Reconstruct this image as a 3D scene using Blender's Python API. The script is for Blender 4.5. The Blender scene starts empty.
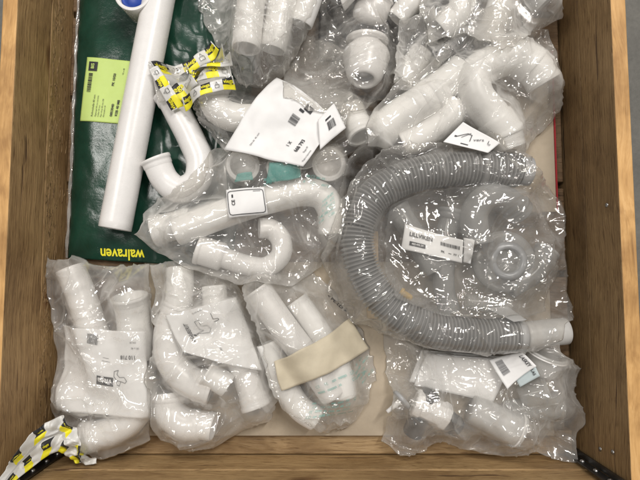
import bpy, math, random
import numpy as np
from mathutils import Vector, noise as mnoise
R = math.radians
random.seed(7); rng = np.random.default_rng(7)
S = bpy.context.scene
C = S.collection

# ------------------------------------------------------------------ camera
FPX = 520.0; TH = R(4.3); HC = 0.770
cam_d = bpy.data.cameras.new('camera'); cam = bpy.data.objects.new('camera', cam_d); C.objects.link(cam)
cam_d.sensor_width = 36; cam_d.lens = FPX * 36 / 640
cam_d.clip_start = 0.01; cam_d.clip_end = 50
cam.location = (0, 0, HC); cam.rotation_euler = (TH, 0, 0)
S.camera = cam

# ------------------------------------------------------------------ light
W = bpy.data.worlds.new("World"); S.world = W; W.use_nodes = True
wb = W.node_tree.nodes['Background']; wb.inputs[0].default_value = (1.0, 0.965, 0.93, 1); wb.inputs[1].default_value = 0.235
def area(name, loc, target, sx, sy, power, col=(1, .965, .92)):
    d = bpy.data.lights.new(name, 'AREA'); d.shape = 'RECTANGLE'; d.size = sx; d.size_y = sy
    d.energy = power; d.color = col
    o = bpy.data.objects.new(name, d); C.objects.link(o); o.location = loc
    o.rotation_euler = (Vector(target) - Vector(loc)).to_track_quat('-Z', 'Y').to_euler()
area('ceiling_lamp', (1.0, 1.3, 2.7), (0, 0, 0), 0.11, 1.2, 50)
area('ceiling_lamp', (-1.1, 0.7, 2.7), (0, 0, 0), 0.11, 1.2, 30)
area('ceiling_lamp', (0.1, 2.6, 2.8), (0, 0, 0), 1.2, 0.11, 36)
area('ceiling_lamp', (0.5, -1.5, 2.8), (0, 0, 0), 1.2, 0.11, 14)
S.view_settings.view_transform = 'Standard'; S.view_settings.look = 'None'
S.view_settings.exposure = -0.12; S.view_settings.gamma = 1
cy = S.cycles
cy.max_bounces = 10; cy.transparent_max_bounces = 20; cy.diffuse_bounces = 4; cy.glossy_bounces = 3
cy.transmission_bounces = 6; cy.use_denoising = True; cy.caustics_reflective = False; cy.caustics_refractive = False

# ------------------------------------------------------------------ photo <-> place
ct, st = math.cos(TH), math.sin(TH)
def P(px, py, z=0.0):
    x = (px - 320) / FPX; y = -(py - 240) / FPX
    d = (x, y * ct + st, y * st - ct)
    t = (z - HC) / d[2]
    return np.array([d[0] * t, d[1] * t, z])

# ------------------------------------------------------------------ materials
def newmat(name):
    m = bpy.data.materials.new(name); m.use_nodes = True
    nt = m.node_tree; nt.nodes.clear()
    return m, nt, nt.nodes, nt.links
def N(nt, t, **kw):
    n = nt.nodes.new(t)
    for k, v in kw.items(): setattr(n, k, v)
    return n
def ramp(nt, pts):
    r = N(nt, 'ShaderNodeValToRGB'); e = r.color_ramp.elements
    while len(e) < len(pts): e.new(0.5)
    for el, (p, c) in zip(e, pts): el.position = p; el.color = (*c, 1) if len(c) == 3 else c
    return r
def mapped(nt, scale, loc=(0, 0, 0), rot=(0, 0, 0)):
    tc = N(nt, 'ShaderNodeTexCoord'); mp = N(nt, 'ShaderNodeMapping')
    mp.inputs['Scale'].default_value = scale; mp.inputs['Location'].default_value = loc; mp.inputs['Rotation'].default_value = rot
    nt.links.new(tc.outputs['Object'], mp.inputs[0]); return mp
def noise(nt, vec, scale, detail=4, rough=.5, dist=0):
    n = N(nt, 'ShaderNodeTexNoise'); n.inputs['Scale'].default_value = scale; n.inputs['Detail'].default_value = detail
    n.inputs['Roughness'].default_value = rough; n.inputs['Distortion'].default_value = dist
    nt.links.new(vec.outputs[0], n.inputs['Vector']); return n

def plastic(name, col, rough=.32, var=.06, bump=.0003, sub=0.0, scratches=True, metallic=0, spec=.5, dirt=.0):
    m, nt, nd, ln = newmat(name)
    out = N(nt, 'ShaderNodeOutputMaterial'); b = N(nt, 'ShaderNodeBsdfPrincipled')
    ln.new(b.outputs[0], out.inputs[0])
    mp = mapped(nt, (1, 1, 1)); n = noise(nt, mp, 22, 6, .6)
    lo = tuple(c * (1 - var * 2.2) for c in col); hi = tuple(min(1, c * (1 + var)) for c in col)
    r = ramp(nt, [(.3, lo), (.7, hi)]); ln.new(n.outputs[0], r.inputs[0]); ln.new(r.outputs[0], b.inputs['Base Color'])
    n2 = noise(nt, mp, 160, 5, .65)
    rr = N(nt, 'ShaderNodeMapRange'); rr.inputs[3].default_value = rough * .7; rr.inputs[4].default_value = rough * 1.4
    ln.new(n2.outputs[0], rr.inputs[0]); ln.new(rr.outputs[0], b.inputs['Roughness'])
    bp = N(nt, 'ShaderNodeBump'); bp.inputs['Strength'].default_value = .35; bp.inputs['Distance'].default_value = bump
    ln.new(n2.outputs[0], bp.inputs['Height']); ln.new(bp.outputs[0], b.inputs['Normal'])
    b.inputs['Metallic'].default_value = metallic; b.inputs['Specular IOR Level'].default_value = spec
    if sub: b.inputs['Subsurface Weight'].default_value = sub; b.inputs['Subsurface Radius'].default_value = (.006, .005, .004); b.inputs['Subsurface Scale'].default_value = 1
    return m

def wood(name, axis, seed, dark, mid, light, contrast=1.0, knots=True, bumpd=.0016, rough=.62):
    """axis = direction of the grain (0 x, 1 y)"""
    m, nt, nd, ln = newmat(name)
    out = N(nt, 'ShaderNodeOutputMaterial'); b = N(nt, 'ShaderNodeBsdfPrincipled'); ln.new(b.outputs[0], out.inputs[0])
    s = [26, 26, 26]; s[axis] = 1.3
    tc = N(nt, 'ShaderNodeTexCoord')
    # warp
    mp0 = mapped(nt, (1, 1, 1), (seed * 3.1, seed * 1.7, seed)); wn = noise(nt, mp0, 4, 2)
    warp = N(nt, 'ShaderNodeVectorMath', operation='MULTIPLY_ADD')
    ln.new(wn.outputs['Color'], warp.inputs[0]); warp.inputs[1].default_value = (.05,) * 3
    ln.new(mp0.outputs[0], warp.inputs[2])
    mp = N(nt, 'ShaderNodeMapping'); mp.inputs['Scale'].default_value = s; ln.new(warp.outputs[0], mp.inputs[0])
    g1 = noise(nt, mp, 3.2, 6, .6, .5)
    sf = [150, 150, 150]; sf[axis] = 14
    mpf = N(nt, 'ShaderNodeMapping'); mpf.inputs['Scale'].default_value = sf; ln.new(warp.outputs[0], mpf.inputs[0])
    g2 = noise(nt, mpf, 2.2, 5, .7, .4)
    sp = [330, 330, 330]; sp[axis] = 26
    mpp = N(nt, 'ShaderNodeMapping'); mpp.inputs['Scale'].default_value = sp; ln.new(warp.outputs[0], mpp.inputs[0])
    pn = noise(nt, mpp, 1.3, 2, .5); rp = ramp(nt, [(.33, (.45, .38, .3)), (.42, (1, 1, 1))]); ln.new(pn.outputs[0], rp.inputs[0])
    mix = N(nt, 'ShaderNodeMix', data_type='FLOAT'); mix.inputs[0].default_value = .5
    ln.new(g1.outputs[0], mix.inputs[2]); ln.new(g2.outputs[0], mix.inputs[3])
    r = ramp(nt, [(.5 - .16 / contrast, dark), (.5, mid), (.5 + .17 / contrast, light)]); ln.new(mix.outputs[0], r.inputs[0])
    col = r.outputs[0]
    mp_ = N(nt, 'ShaderNodeMix', data_type='RGBA', blend_type='MULTIPLY'); mp_.inputs[0].default_value = .7 if knots else .22
    ln.new(col, mp_.inputs[6]); ln.new(rp.outputs[0], mp_.inputs[7]); col = mp_.outputs[2]
    # growth bands
    wv = N(nt, 'ShaderNodeTexWave'); wv.wave_type = 'BANDS'; wv.bands_direction = 'Z'
    s2 = [1, 1, 1]; s2[axis] = .12
    mpw = N(nt, 'ShaderNodeMapping'); mpw.inputs['Scale'].default_value = s2; ln.new(warp.outputs[0], mpw.inputs[0])
    wv.inputs['Scale'].default_value = 60; wv.inputs['Distortion'].default_value = 9; wv.inputs['Detail'].default_value = 3; wv.inputs['Detail Scale'].default_value = .5
    ln.new(mpw.outputs[0], wv.inputs[0])
    mw = N(nt, 'ShaderNodeMix', data_type='RGBA', blend_type='MULTIPLY'); mw.inputs[0].default_value = .38
    rw = ramp(nt, [(.0, (.62, .55, .46)), (.5, (1, 1, 1))]); ln.new(wv.outputs[0], rw.inputs[0])
    ln.new(col, mw.inputs[6]); ln.new(rw.outputs[0], mw.inputs[7]); col = mw.outputs[2]
    # stains
    st_ = noise(nt, mp0, 7, 5, .6); rs = ramp(nt, [(.36, (.55, .5, .43)), (.55, (1, 1, 1))]); ln.new(st_.outputs[0], rs.inputs[0])
    ms = N(nt, 'ShaderNodeMix', data_type='RGBA', blend_type='MULTIPLY'); ms.inputs[0].default_value = .8
    ln.new(col, ms.inputs[6]); ln.new(rs.outputs[0], ms.inputs[7]); col = ms.outputs[2]
    if knots:
        sk = [9, 9, 9]; sk[axis] = 4.2
        mk = N(nt, 'ShaderNodeMapping'); mk.inputs['Scale'].default_value = sk; ln.new(warp.outputs[0], mk.inputs[0])
        v = N(nt, 'ShaderNodeTexVoronoi'); v.inputs['Scale'].default_value = 1.0; ln.new(mk.outputs[0], v.inputs['Vector'])
        rk = ramp(nt, [(.03, (.18, .11, .06)), (.075, (.4, .27, .17)), (.14, (1, 1, 1))]); ln.new(v.outputs['Distance'], rk.inputs[0])
        mk2 = N(nt, 'ShaderNodeMix', data_type='RGBA', blend_type='MULTIPLY'); mk2.inputs[0].default_value = .9
        ln.new(col, mk2.inputs[6]); ln.new(rk.outputs[0], mk2.inputs[7]); col = mk2.outputs[2]
    # cracks along the grain
    sc = [60, 60, 60]; sc[axis] = 2.5
    mc = N(nt, 'ShaderNodeMapping'); mc.inputs['Scale'].default_value = sc; ln.new(warp.outputs[0], mc.inputs[0])
    cn = noise(nt, mc, 1.6, 3, .5); rc = ramp(nt, [(.27, (.22, .15, .1)), (.34, (1, 1, 1))]); ln.new(cn.outputs[0], rc.inputs[0])
    mc2 = N(nt, 'ShaderNodeMix', data_type='RGBA', blend_type='MULTIPLY'); mc2.inputs[0].default_value = .85 if knots else .4
    ln.new(col, mc2.inputs[6]); ln.new(rc.outputs[0], mc2.inputs[7]); col = mc2.outputs[2]
    ln.new(col, b.inputs['Base Color'])
    b.inputs['Roughness'].default_value = rough
    bp = N(nt, 'ShaderNodeBump'); bp.inputs['Strength'].default_value = .8; bp.inputs['Distance'].default_value = bumpd
    ad = N(nt, 'ShaderNodeMath', operation='MULTIPLY_ADD'); ln.new(mix.outputs[0], ad.inputs[0]); ad.inputs[1].default_value = 1.6
    ln.new(rc.outputs[0], ad.inputs[2]); ln.new(ad.outputs[0], bp.inputs['Height']); ln.new(bp.outputs[0], b.inputs['Normal'])
    return m

def film(name, haze=.10, tint=(.987, .98, .965), gloss=.85, milk=(.88, .865, .835), rough=.075, crink=1.0, seed=0.0):
    """clear polythene: transparent sheet, a little milky, glossy; its folds are in the mesh, a light crinkle in the bump"""
    m, nt, nd, ln = newmat(name)
    out = N(nt, 'ShaderNodeOutputMaterial')
    mp = mapped(nt, (1, 1, 1), (seed, seed * .7, seed * .3))
    wn = noise(nt, mp, 26, 2, .6, .5)
    n3 = noise(nt, mp, 120, 2, .6, 1.2)
    bp = N(nt, 'ShaderNodeBump'); bp.inputs['Strength'].default_value = .7; bp.inputs['Distance'].default_value = .0002 * crink
    ln.new(n3.outputs[0], bp.inputs['Height'])
    tr = N(nt, 'ShaderNodeBsdfTransparent'); tr.inputs[0].default_value = (*tint, 1)
    df = N(nt, 'ShaderNodeBsdfDiffuse'); df.inputs[0].default_value = (*milk, 1)
    tl = N(nt, 'ShaderNodeBsdfTranslucent'); tl.inputs[0].default_value = (*milk, 1)
    md = N(nt, 'ShaderNodeMixShader'); md.inputs[0].default_value = .45; ln.new(df.outputs[0], md.inputs[1]); ln.new(tl.outputs[0], md.inputs[2])
    lw = N(nt, 'ShaderNodeLayerWeight'); lw.inputs[0].default_value = .5
    pf = N(nt, 'ShaderNodeMath', operation='POWER'); ln.new(lw.outputs['Facing'], pf.inputs[0]); pf.inputs[1].default_value = 1.6
    hz = N(nt, 'ShaderNodeMath', operation='MULTIPLY_ADD'); ln.new(pf.outputs[0], hz.inputs[0]); hz.inputs[1].default_value = haze * 3.5; hz.inputs[2].default_value = haze
    hn = N(nt, 'ShaderNodeMath', operation='MULTIPLY'); ln.new(hz.outputs[0], hn.inputs[0]); hn.use_clamp = True
    hv = N(nt, 'ShaderNodeMapRange'); hv.inputs[1].default_value = .3; hv.inputs[2].default_value = .7; hv.inputs[3].default_value = .5; hv.inputs[4].default_value = 1.5
    ln.new(wn.outputs[0], hv.inputs[0]); ln.new(hv.outputs[0], hn.inputs[1])
    m1 = N(nt, 'ShaderNodeMixShader'); ln.new(hn.outputs[0], m1.inputs[0]); ln.new(tr.outputs[0], m1.inputs[1]); ln.new(md.outputs[0], m1.inputs[2])
    gl = N(nt, 'ShaderNodeBsdfGlossy'); gl.inputs['Roughness'].default_value = rough; gl.inputs[0].default_value = (1, 1, 1, 1); ln.new(bp.outputs[0], gl.inputs['Normal'])
    pw = N(nt, 'ShaderNodeMath', operation='POWER'); ln.new(lw.outputs['Facing'], pw.inputs[0]); pw.inputs[1].default_value = 4.5
    fm = N(nt, 'ShaderNodeMath', operation='MULTIPLY_ADD'); ln.new(pw.outputs[0], fm.inputs[0]); fm.inputs[1].default_value = .8 * gloss; fm.inputs[2].default_value = .10 * gloss; fm.use_clamp = True
    m2 = N(nt, 'ShaderNodeMixShader'); ln.new(fm.outputs[0], m2.inputs[0]); ln.new(m1.outputs[0], m2.inputs[1]); ln.new(gl.outputs[0], m2.inputs[2])
    ln.new(m2.outputs[0], out.inputs[0])
    return m

def clearish(name, col, alpha, rough=.2):
    m, nt, nd, ln = newmat(name)
    out = N(nt, 'ShaderNodeOutputMaterial'); b = N(nt, 'ShaderNodeBsdfPrincipled'); t = N(nt, 'ShaderNodeBsdfTransparent')
    t.inputs[0].default_value = (.95, .95, .94, 1)
    mx = N(nt, 'ShaderNodeMixShader'); mx.inputs[0].default_value = alpha
    mp = mapped(nt, (1, 1, 1)); n = noise(nt, mp, 40, 5); r = ramp(nt, [(.3, tuple(c * .75 for c in col)), (.7, col)])
    ln.new(n.outputs[0], r.inputs[0]); ln.new(r.outputs[0], b.inputs['Base Color']); b.inputs['Roughness'].default_value = rough
    ln.new(t.outputs[0], mx.inputs[1]); ln.new(b.outputs[0], mx.inputs[2]); ln.new(mx.outputs[0], out.inputs[0]); return m

M = {}
M['white'] = plastic('white_plastic', (.80, .78, .76), .27, .035)
M['cream'] = plastic('cream_white_plastic', (.83, .815, .79), .33, .04)
M['seal'] = plastic('rubber_seal', (.12, .12, .12), .6, .1)
M['greyrub'] = plastic('grey_rubber', (.33, .33, .33), .5, .1)
M['blackrub'] = plastic('black_rubber', (.02, .02, .021), .4, .1)
M['hose'] = plastic('grey_hose_plastic', (.245, .243, .238), .42, .06)
M['greyp'] = plastic('grey_plastic', (.42, .42, .42), .35, .06)
M['blue'] = plastic('blue_plastic', (.02, .06, .32), .4, .15)
M['paper'] = plastic('white_paper', (.82, .81, .80), .6, .03, .0004)
M['tape'] = plastic('beige_paper_tape', (.58, .51, .38), .7, .08, .0005)
M['lime'] = plastic('lime_sticker', (.54, .69, .20), .5, .03)
M['ink'] = plastic('black_ink', (.025, .025, .028), .5, .1)
M['yink'] = plastic('yellow_ink', (.86, .78, .03), .4, .04)
M['teal'] = clearish('teal_ink', (.20, .50, .45), .42, .4)
M['green'] = plastic('dark_green_film', (.009, .045, .028), .20, .2, .0008, spec=.5)
M['red'] = plastic('red_card_edge', (.36, .012, .02), .5, .1)
M['card'] = plastic('beige_cardboard', (.43, .36, .27), .75, .07, .0008)
M['metal'] = plastic('dark_steel', (.10, .10, .10), .35, .2, .0004, metallic=.9)
M['steel'] = plastic('bright_steel', (.5, .5, .5), .3, .1, .0004, metallic=1)
M['yellow'] = plastic('yellow_plastic', (.75, .45, .03), .4, .08)
M['clear'] = clearish('clear_plastic', (.72, .71, .69), .30, .12)
M['frost'] = clearish('frosted_plastic', (.78, .77, .75), .66, .25)
M['greyclear'] = clearish('grey_clear_plastic', (.37, .37, .365), .78, .2)
FILM = [film('clear_film_bag', .21, seed=1.3), film('milky_film_bag', .30, seed=4.1, crink=1.2), film('thin_film_bag', .11, seed=7.7, crink=.9), film('grey_film_bag', .10, milk=(.72, .71, .69), tint=(.965, .96, .95), seed=2.9, crink=.9)]

# ------------------------------------------------------------------ mesh helpers
def mk(name, V, F, mat, parent=None, smooth=True, midx=None):
    me = bpy.data.meshes.new(name); me.from_pydata([tuple(v) for v in V], [], F)
    for m_ in (mat if isinstance(mat, (list, tuple)) else [mat]): me.materials.append(m_)
    if smooth: me.polygons.foreach_set('use_smooth', [True] * len(me.polygons))
    if midx is not None: me.polygons.foreach_set('material_index', midx)
    me.update()
    o = bpy.data.objects.new(name, me); C.objects.link(o)
    if parent is not None: o.parent = parent; o.matrix_parent_inverse.identity(); shift(o, parent)
    return o
ROOT = {}
def shift(o, parent):
    # parts are modelled in world coordinates; bring them into the frame of their (unrotated) thing
    p = parent; off = Vector((0, 0, 0))
    while p is not None: off += p.location; p = p.parent
    if off.length: o.data.transform(__import__('mathutils').Matrix.Translation(-off))
def tag(o, label=None, cat=None, group=None, kind=None):
    if label: o['label'] = label
    if cat: o['category'] = cat
    if group: o['group'] = group
    if kind: o['kind'] = kind
    return o
def empty(name, loc, label, cat, group=None):
    o = bpy.data.objects.new(name, None); C.objects.link(o); o.location = tuple(loc); o.empty_display_size = .02
    return tag(o, label, cat, group)
def box_vf(x0, x1, y0, y1, z0, z1):
    V = [(x0, y0, z0), (x1, y0, z0), (x1, y1, z0), (x0, y1, z0), (x0, y0, z1), (x1, y0, z1), (x1, y1, z1), (x0, y1, z1)]
    F = [(0, 3, 2, 1), (4, 5, 6, 7), (0, 1, 5, 4), (1, 2, 6, 5), (2, 3, 7, 6), (3, 0, 4, 7)]
    return V, F
def bevel(o, w, seg=2):
    m = o.modifiers.new('bevel', 'BEVEL'); m.width = w; m.segments = seg; m.limit_method = 'ANGLE'; return o

# ------------------------------------------------------------------ height field of what lies in the crate
CELL = .002; X0, X1, Y0, Y1 = -.42, .42, -.34, .50
NX = int((X1 - X0) / CELL); NY = int((Y1 - Y0) / CELL)
HF = np.full((NX, NY), 0.0)
gx = X0 + (np.arange(NX) + .5) * CELL; gy = Y0 + (np.arange(NY) + .5) * CELL
def h_at(x, y, Hm=None):
    Hm = HF if Hm is None else Hm
    u = np.clip((x - X0) / CELL - .5, 0, NX - 1.001); v = np.clip((y - Y0) / CELL - .5, 0, NY - 1.001)
    i = u.astype(int); j = v.astype(int); a = u - i; b = v - j
    return (Hm[i, j] * (1 - a) + Hm[i + 1, j] * a) * (1 - b) + (Hm[i, j + 1] * (1 - a) + Hm[i + 1, j + 1] * a) * b
def blur(A, k):
    for ax in (0, 1):
        c = np.cumsum(np.concatenate([np.repeat(np.take(A, [0], ax), k + 1, ax), A, np.repeat(np.take(A, [-1], ax), k, ax)], ax), ax)
        n = A.shape[ax]
        A = (np.take(c, range(2 * k + 1, 2 * k + 1 + n), ax) - np.take(c, range(0, n), ax)) / (2 * k + 1)
    return A
def dilate(A, k):
    for _ in range(k):
        B = A.copy()
        B[1:] = np.maximum(B[1:], A[:-1]); B[:-1] = np.maximum(B[:-1], A[1:]); B[:, 1:] = np.maximum(B[:, 1:], A[:, :-1]); B[:, :-1] = np.maximum(B[:, :-1], A[:, 1:])
        A = B
    return A
def h_ball(p, r):
    i0 = int((p[0] - r - X0) / CELL); i1 = int((p[0] + r - X0) / CELL) + 1; j0 = int((p[1] - r - Y0) / CELL); j1 = int((p[1] + r - Y0) / CELL) + 1
    i0, i1, j0, j1 = max(i0, 0), min(i1, NX), max(j0, 0), min(j1, NY)
    if i0 >= i1 or j0 >= j1: return
    d2 = (gx[i0:i1, None] - p[0]) ** 2 + (gy[None, j0:j1] - p[1]) ** 2
    z = np.where(d2 < r * r, p[2] + np.sqrt(np.maximum(r * r - d2, 0)), -1)
    HF[i0:i1, j0:j1] = np.maximum(HF[i0:i1, j0:j1], z)
def h_grid(X):
    # splat a dense grid surface
    for fu in (0, .5):
        for fv in (0, .5):
            Y = X[:-1, :-1] * (1 - fu) * (1 - fv) + X[1:, :-1] * fu * (1 - fv) + X[:-1, 1:] * (1 - fu) * fv + X[1:, 1:] * fu * fv
            i = ((Y[..., 0] - X0) / CELL).astype(int).ravel(); j = ((Y[..., 1] - Y0) / CELL).astype(int).ravel()
            ok = (i >= 0) & (i < NX) & (j >= 0) & (j < NY)
            np.maximum.at(HF, (i[ok], j[ok]), Y[..., 2].ravel()[ok])
def PH(px, py, off=0.0, Hm=None):
    z = .03
    for _ in range(4):
        p = P(px, py, z); z = float(h_at(np.array(p[0]), np.array(p[1]), Hm)) + off
    return P(px, py, z)

# ------------------------------------------------------------------ tubes
def catmull(pts, step=.0025):
    pts = [np.array(p, float) for p in pts]
    if len(pts) == 2:
        n = max(2, int(np.linalg.norm(pts[1] - pts[0]) / step)); return np.array([pts[0] + (pts[1] - pts[0]) * t for t in np.linspace(0, 1, n)])
    q = [2 * pts[0] - pts[1]] + pts + [2 * pts[-1] - pts[-2]]; out = []
    for k in range(1, len(q) - 2):
        p0, p1, p2, p3 = q[k - 1:k + 3]
        d01, d12, d23 = [max(1e-6, np.linalg.norm(b - a) ** .5) for a, b in ((p0, p1), (p1, p2), (p2, p3))]
        m1 = (p2 - p1) + d12 * ((p1 - p0) / d01 - (p2 - p0) / (d01 + d12)); m2 = (p2 - p1) + d12 * ((p3 - p2) / d23 - (p3 - p1) / (d12 + d23))
        n = max(2, int(np.linalg.norm(p2 - p1) / step))
        for t in np.linspace(0, 1, n, endpoint=False):
            out.append((2 * t ** 3 - 3 * t ** 2 + 1) * p1 + (t ** 3 - 2 * t ** 2 + t) * m1 + (-2 * t ** 3 + 3 * t ** 2) * p2 + (t ** 3 - t ** 2) * m2)
    out.append(pts[-1]); return np.array(out)
def frames(path):
    T = np.gradient(path, axis=0); T /= np.linalg.norm(T, axis=1)[:, None]
    up = np.array([0, 0, 1.]) if abs(T[0][2]) < .9 else np.array([1., 0, 0])
    n = np.cross(up, T[0]); n /= np.linalg.norm(n); Ns = [n]
    for k in range(1, len(T)):
        n = Ns[-1] - T[k] * np.dot(Ns[-1], T[k]); n /= np.linalg.norm(n); Ns.append(n)
    Ns = np.array(Ns); B = np.cross(T, Ns); return T, Ns, B
def arclen(path): return np.concatenate([[0], np.cumsum(np.linalg.norm(np.diff(path, axis=0), axis=1))])
def rings(path, prof, nseg=40):
    """prof: list of (arc position, radius); consecutive rings are bridged. Extrapolates straight beyond ends."""
    s = arclen(path); T, Ns, B = frames(path); V = []; F = []
    a = np.linspace(0, 2 * math.pi, nseg, endpoint=False); ca, sa = np.cos(a), np.sin(a)
    for k, (t, r) in enumerate(prof):
        tt = min(max(t, 0), s[-1]); c = np.array([np.interp(tt, s, path[:, i]) for i in range(3)])
        n = np.array([np.interp(tt, s, Ns[:, i]) for i in range(3)]); b = np.array([np.interp(tt, s, B[:, i]) for i in range(3)]); tg = np.array([np.interp(tt, s, T[:, i]) for i in range(3)])
        c = c + tg * (t - tt)
        V.append(c + r * (ca[:, None] * n + sa[:, None] * b))
        if k:
            o = (k - 1) * nseg
            for q in range(nseg):
                q2 = (q + 1) % nseg; F.append((o + q, o + q2, o + nseg + q2, o + nseg + q))
    return [tuple(v) for ring in V for v in ring], F
def px3(ctrl): return [P(*c) for c in ctrl]
def body_prof(L, r, wall=.0022, o0=True, o1=True, depth=.03, step=.005):
    """outer skin with optional open (hollow) mouths"""
    pr = []
    depth = min(depth, L * .45)
    ri = r - wall; e = .0006
    if o0: pr += [(depth, 0.0001), (depth, ri), (e, ri), (0, ri + e), (0, r - e), (e, r)]
    else: pr += [(0, .0001), (0, r * .8), (r * .06, r * .94), (r * .2, r)]
    st_ = list(np.arange(max(e, r * .2) + .001, L - max(e, r * .2) - .001, step))
    pr += [(t, r) for t in st_]
    if o1: pr += [(L - e, r), (L, r - e), (L, ri + e), (L - e, ri), (L - depth, ri), (L - depth, .0001)]
    else: pr += [(L - r * .2, r), (L - r * .06, r * .94), (L, r * .8), (L, .0001)]
    return pr
def sleeve(path, a, b, r0, r1, name, mat, parent, nseg=40, lip=True, hole=0.0):
    e = .0007; pr = [(a, r0), (a, r1 - e), (a + e, r1)]
    if lip: w = min(.006, (b - a) * .3); pr += [(a + w, r1), (a + w + e, r1 - .0012)]; rr = r1 - .0012
    else: rr = r1
    pr += [(t, rr) for t in np.arange(a + .008, b - .006, .004)]
    pr += [(b - .003, rr), (b, r0)]
    V, F = rings(path, pr, nseg); return mk(name, V, F, mat, parent)
def pipe(name, label, cat, ctrl, r, mat='white', open0=True, open1=True, sockets=(), seals=(), group=None, hmap=True, bands=(), wall=.0024):
    """sockets: (s_start, s_end, extra radius) measured from start (negative from the end)"""
    path = catmull(px3(ctrl)); L = arclen(path)[-1]
    root = empty(name, (path[len(path) // 2][0], path[len(path) // 2][1], max(0, path[:, 2].min() - r)), label, cat, group)
    V, F = rings(path, body_prof(L, r, wall, open0, open1)); mk('pipe_body', V, F, M[mat], root)
    for (a, b, dr) in sockets:
        if a < 0: a += L
        if b <= 0: b += L
        mid = a + (b - a) / 2
        if mid < L / 2: sleeve(path, a, b, r * .97, r + dr, 'socket', M[mat], root)
        else: # mirrored: lip towards the end
            rp = path[::-1]; sleeve(rp, L - b, L - a, r * .97, r + dr, 'socket', M[mat], root)
    for sgn in seals:
        t = .004 if sgn == 0 else L - .004
        dirn = 1 if sgn == 0 else -1
        pr = [(t - dirn * .0005, r - wall), (t - dirn * .0005, r - wall - .002), (t + dirn * .003, r - wall - .0028), (t + dirn * .006, r - wall)]
        V, F = rings(path, pr); mk('seal_ring', V, F, M['seal'], root)
    if hmap:
        mr = max([d for _, _, d in sockets] + [0])
        s = arclen(path)
        for k in range(0, len(path), 1):
            rr = r
            for (a, b, d) in sockets:
                a2 = a + L if a < 0 else a; b2 = b + L if b <= 0 else b
                if a2 <= s[k] <= b2: rr = r + d
            h_ball(path[k], rr)
    return root

# ------------------------------------------------------------------ text
_tc = {}
def text_mesh(s, bold=False):
    if s in _tc: return _tc[s]
    cu = bpy.data.curves.new('t', 'FONT'); cu.body = s; cu.size = 1; cu.align_x = 'CENTER'; cu.align_y = 'CENTER'; cu.resolution_u = 3
    if bold: cu.offset = .022
    o = bpy.data.objects.new('t', cu); C.objects.link(o); bpy.context.view_layer.update()
    dg = bpy.context.evaluated_depsgraph_get(); me = bpy.data.meshes.new_from_object(o.evaluated_get(dg))
    V = np.array([v.co[:] for v in me.vertices]).reshape(-1, 3); F = [tuple(p.vertices) for p in me.polygons]
    bpy.data.objects.remove(o); bpy.data.curves.remove(cu); bpy.data.meshes.remove(me)
    _tc[s] = (V, F); return V, F
class Sheet:
    """a gridded sheet X[i,j] with readable directions u (right) and v (up)"""
    def __init__(s, X): 
        s.X = X; s.n, s.m = X.shape[:2]
        s.W = np.mean(np.linalg.norm(np.diff(X[:, s.m // 2], axis=0), axis=1)) * (s.n - 1); s.H = np.mean(np.linalg.norm(np.diff(X[s.n // 2], axis=0), axis=1)) * (s.m - 1)
    def at(s, u, v):
        u = np.clip(u, 0, 1) * (s.n - 1.001); v = np.clip(v, 0, 1) * (s.m - 1.001); i = u.astype(int); j = v.astype(int); a = (u - i)[..., None]; b = (v - j)[..., None]
        X = s.X; return (X[i, j] * (1 - a) + X[i + 1, j] * a) * (1 - b) + (X[i, j + 1] * (1 - a) + X[i + 1, j + 1] * a) * b
    def put(s, V, u0, v0, size, ang, off=.0006):
        c, q = math.cos(ang), math.sin(ang); x = V[:, 0] * size; y = V[:, 1] * size
        p = s.at(u0 + (x * c - y * q) / s.W, v0 + (x * q + y * c) / s.H).copy()
        uu, vv = u0 + (x * c - y * q) / s.W, v0 + (x * q + y * c) / s.H; e = .02
        nn = np.cross(s.at(uu + e, vv) - s.at(uu - e, vv), s.at(uu, vv + e) - s.at(uu, vv - e)); nn /= np.linalg.norm(nn, axis=1)[:, None] + 1e-12; nn *= np.sign(nn[:, 2:3] + 1e-9)
        return p + nn * off
class acc:
    """collects print; every word, barcode and drawing becomes a piece of its own (or one mesh if merged)"""
    def __init__(s, merged=False): s.p = []; s.merged = merged
    def new(s, kind):
        if s.merged and s.p: return s.p[0][1]
        if kind == s.hold: return s.p[-1][1]
        s.p.append((kind, [[], []])); return s.p[-1][1]
    hold = None
def add(a, V, F, kind='lettering'):
    m = a.new(kind); o = len(m[0]); m[0] += [tuple(v) for v in V]; m[1] += [tuple(i + o for i in f) for f in F]
def txt(a, sh, s, u, v, size, ang=0, off=.0012, bold=False):
    V, F = text_mesh(s, bold); add(a, sh.put(V, u, v, size, ang, off), F)
def rect(a, sh, u, v, w, h, ang=0, off=.0009, n=9, kind='print_block'):
    g = np.linspace(-.5, .5, n); V = np.array([[x * w, y * h, 0] for x in g for y in g])
    F = [(i * n + j, (i + 1) * n + j, (i + 1) * n + j + 1, i * n + j + 1) for i in range(n - 1) for j in range(n - 1)]
    add(a, sh.put(V, u, v, 1, ang, off), F, kind)
def line(a, sh, pts, w, off=.0012):
    """pts in metres relative to the sheet's centre"""
    for q, ((x0, y0), (x1, y1)) in enumerate(zip(pts[:-1], pts[1:])):
        L = math.hypot(x1 - x0, y1 - y0); rect(a, sh, .5 + (x0 + x1) / 2 / sh.W, .5 + (y0 + y1) / 2 / sh.H, L + w * .6, w, math.atan2(y1 - y0, x1 - x0), off + .00002 * (q % 2), 4, 'drawing'); a.hold = 'drawing'
    a.hold = None
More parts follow.
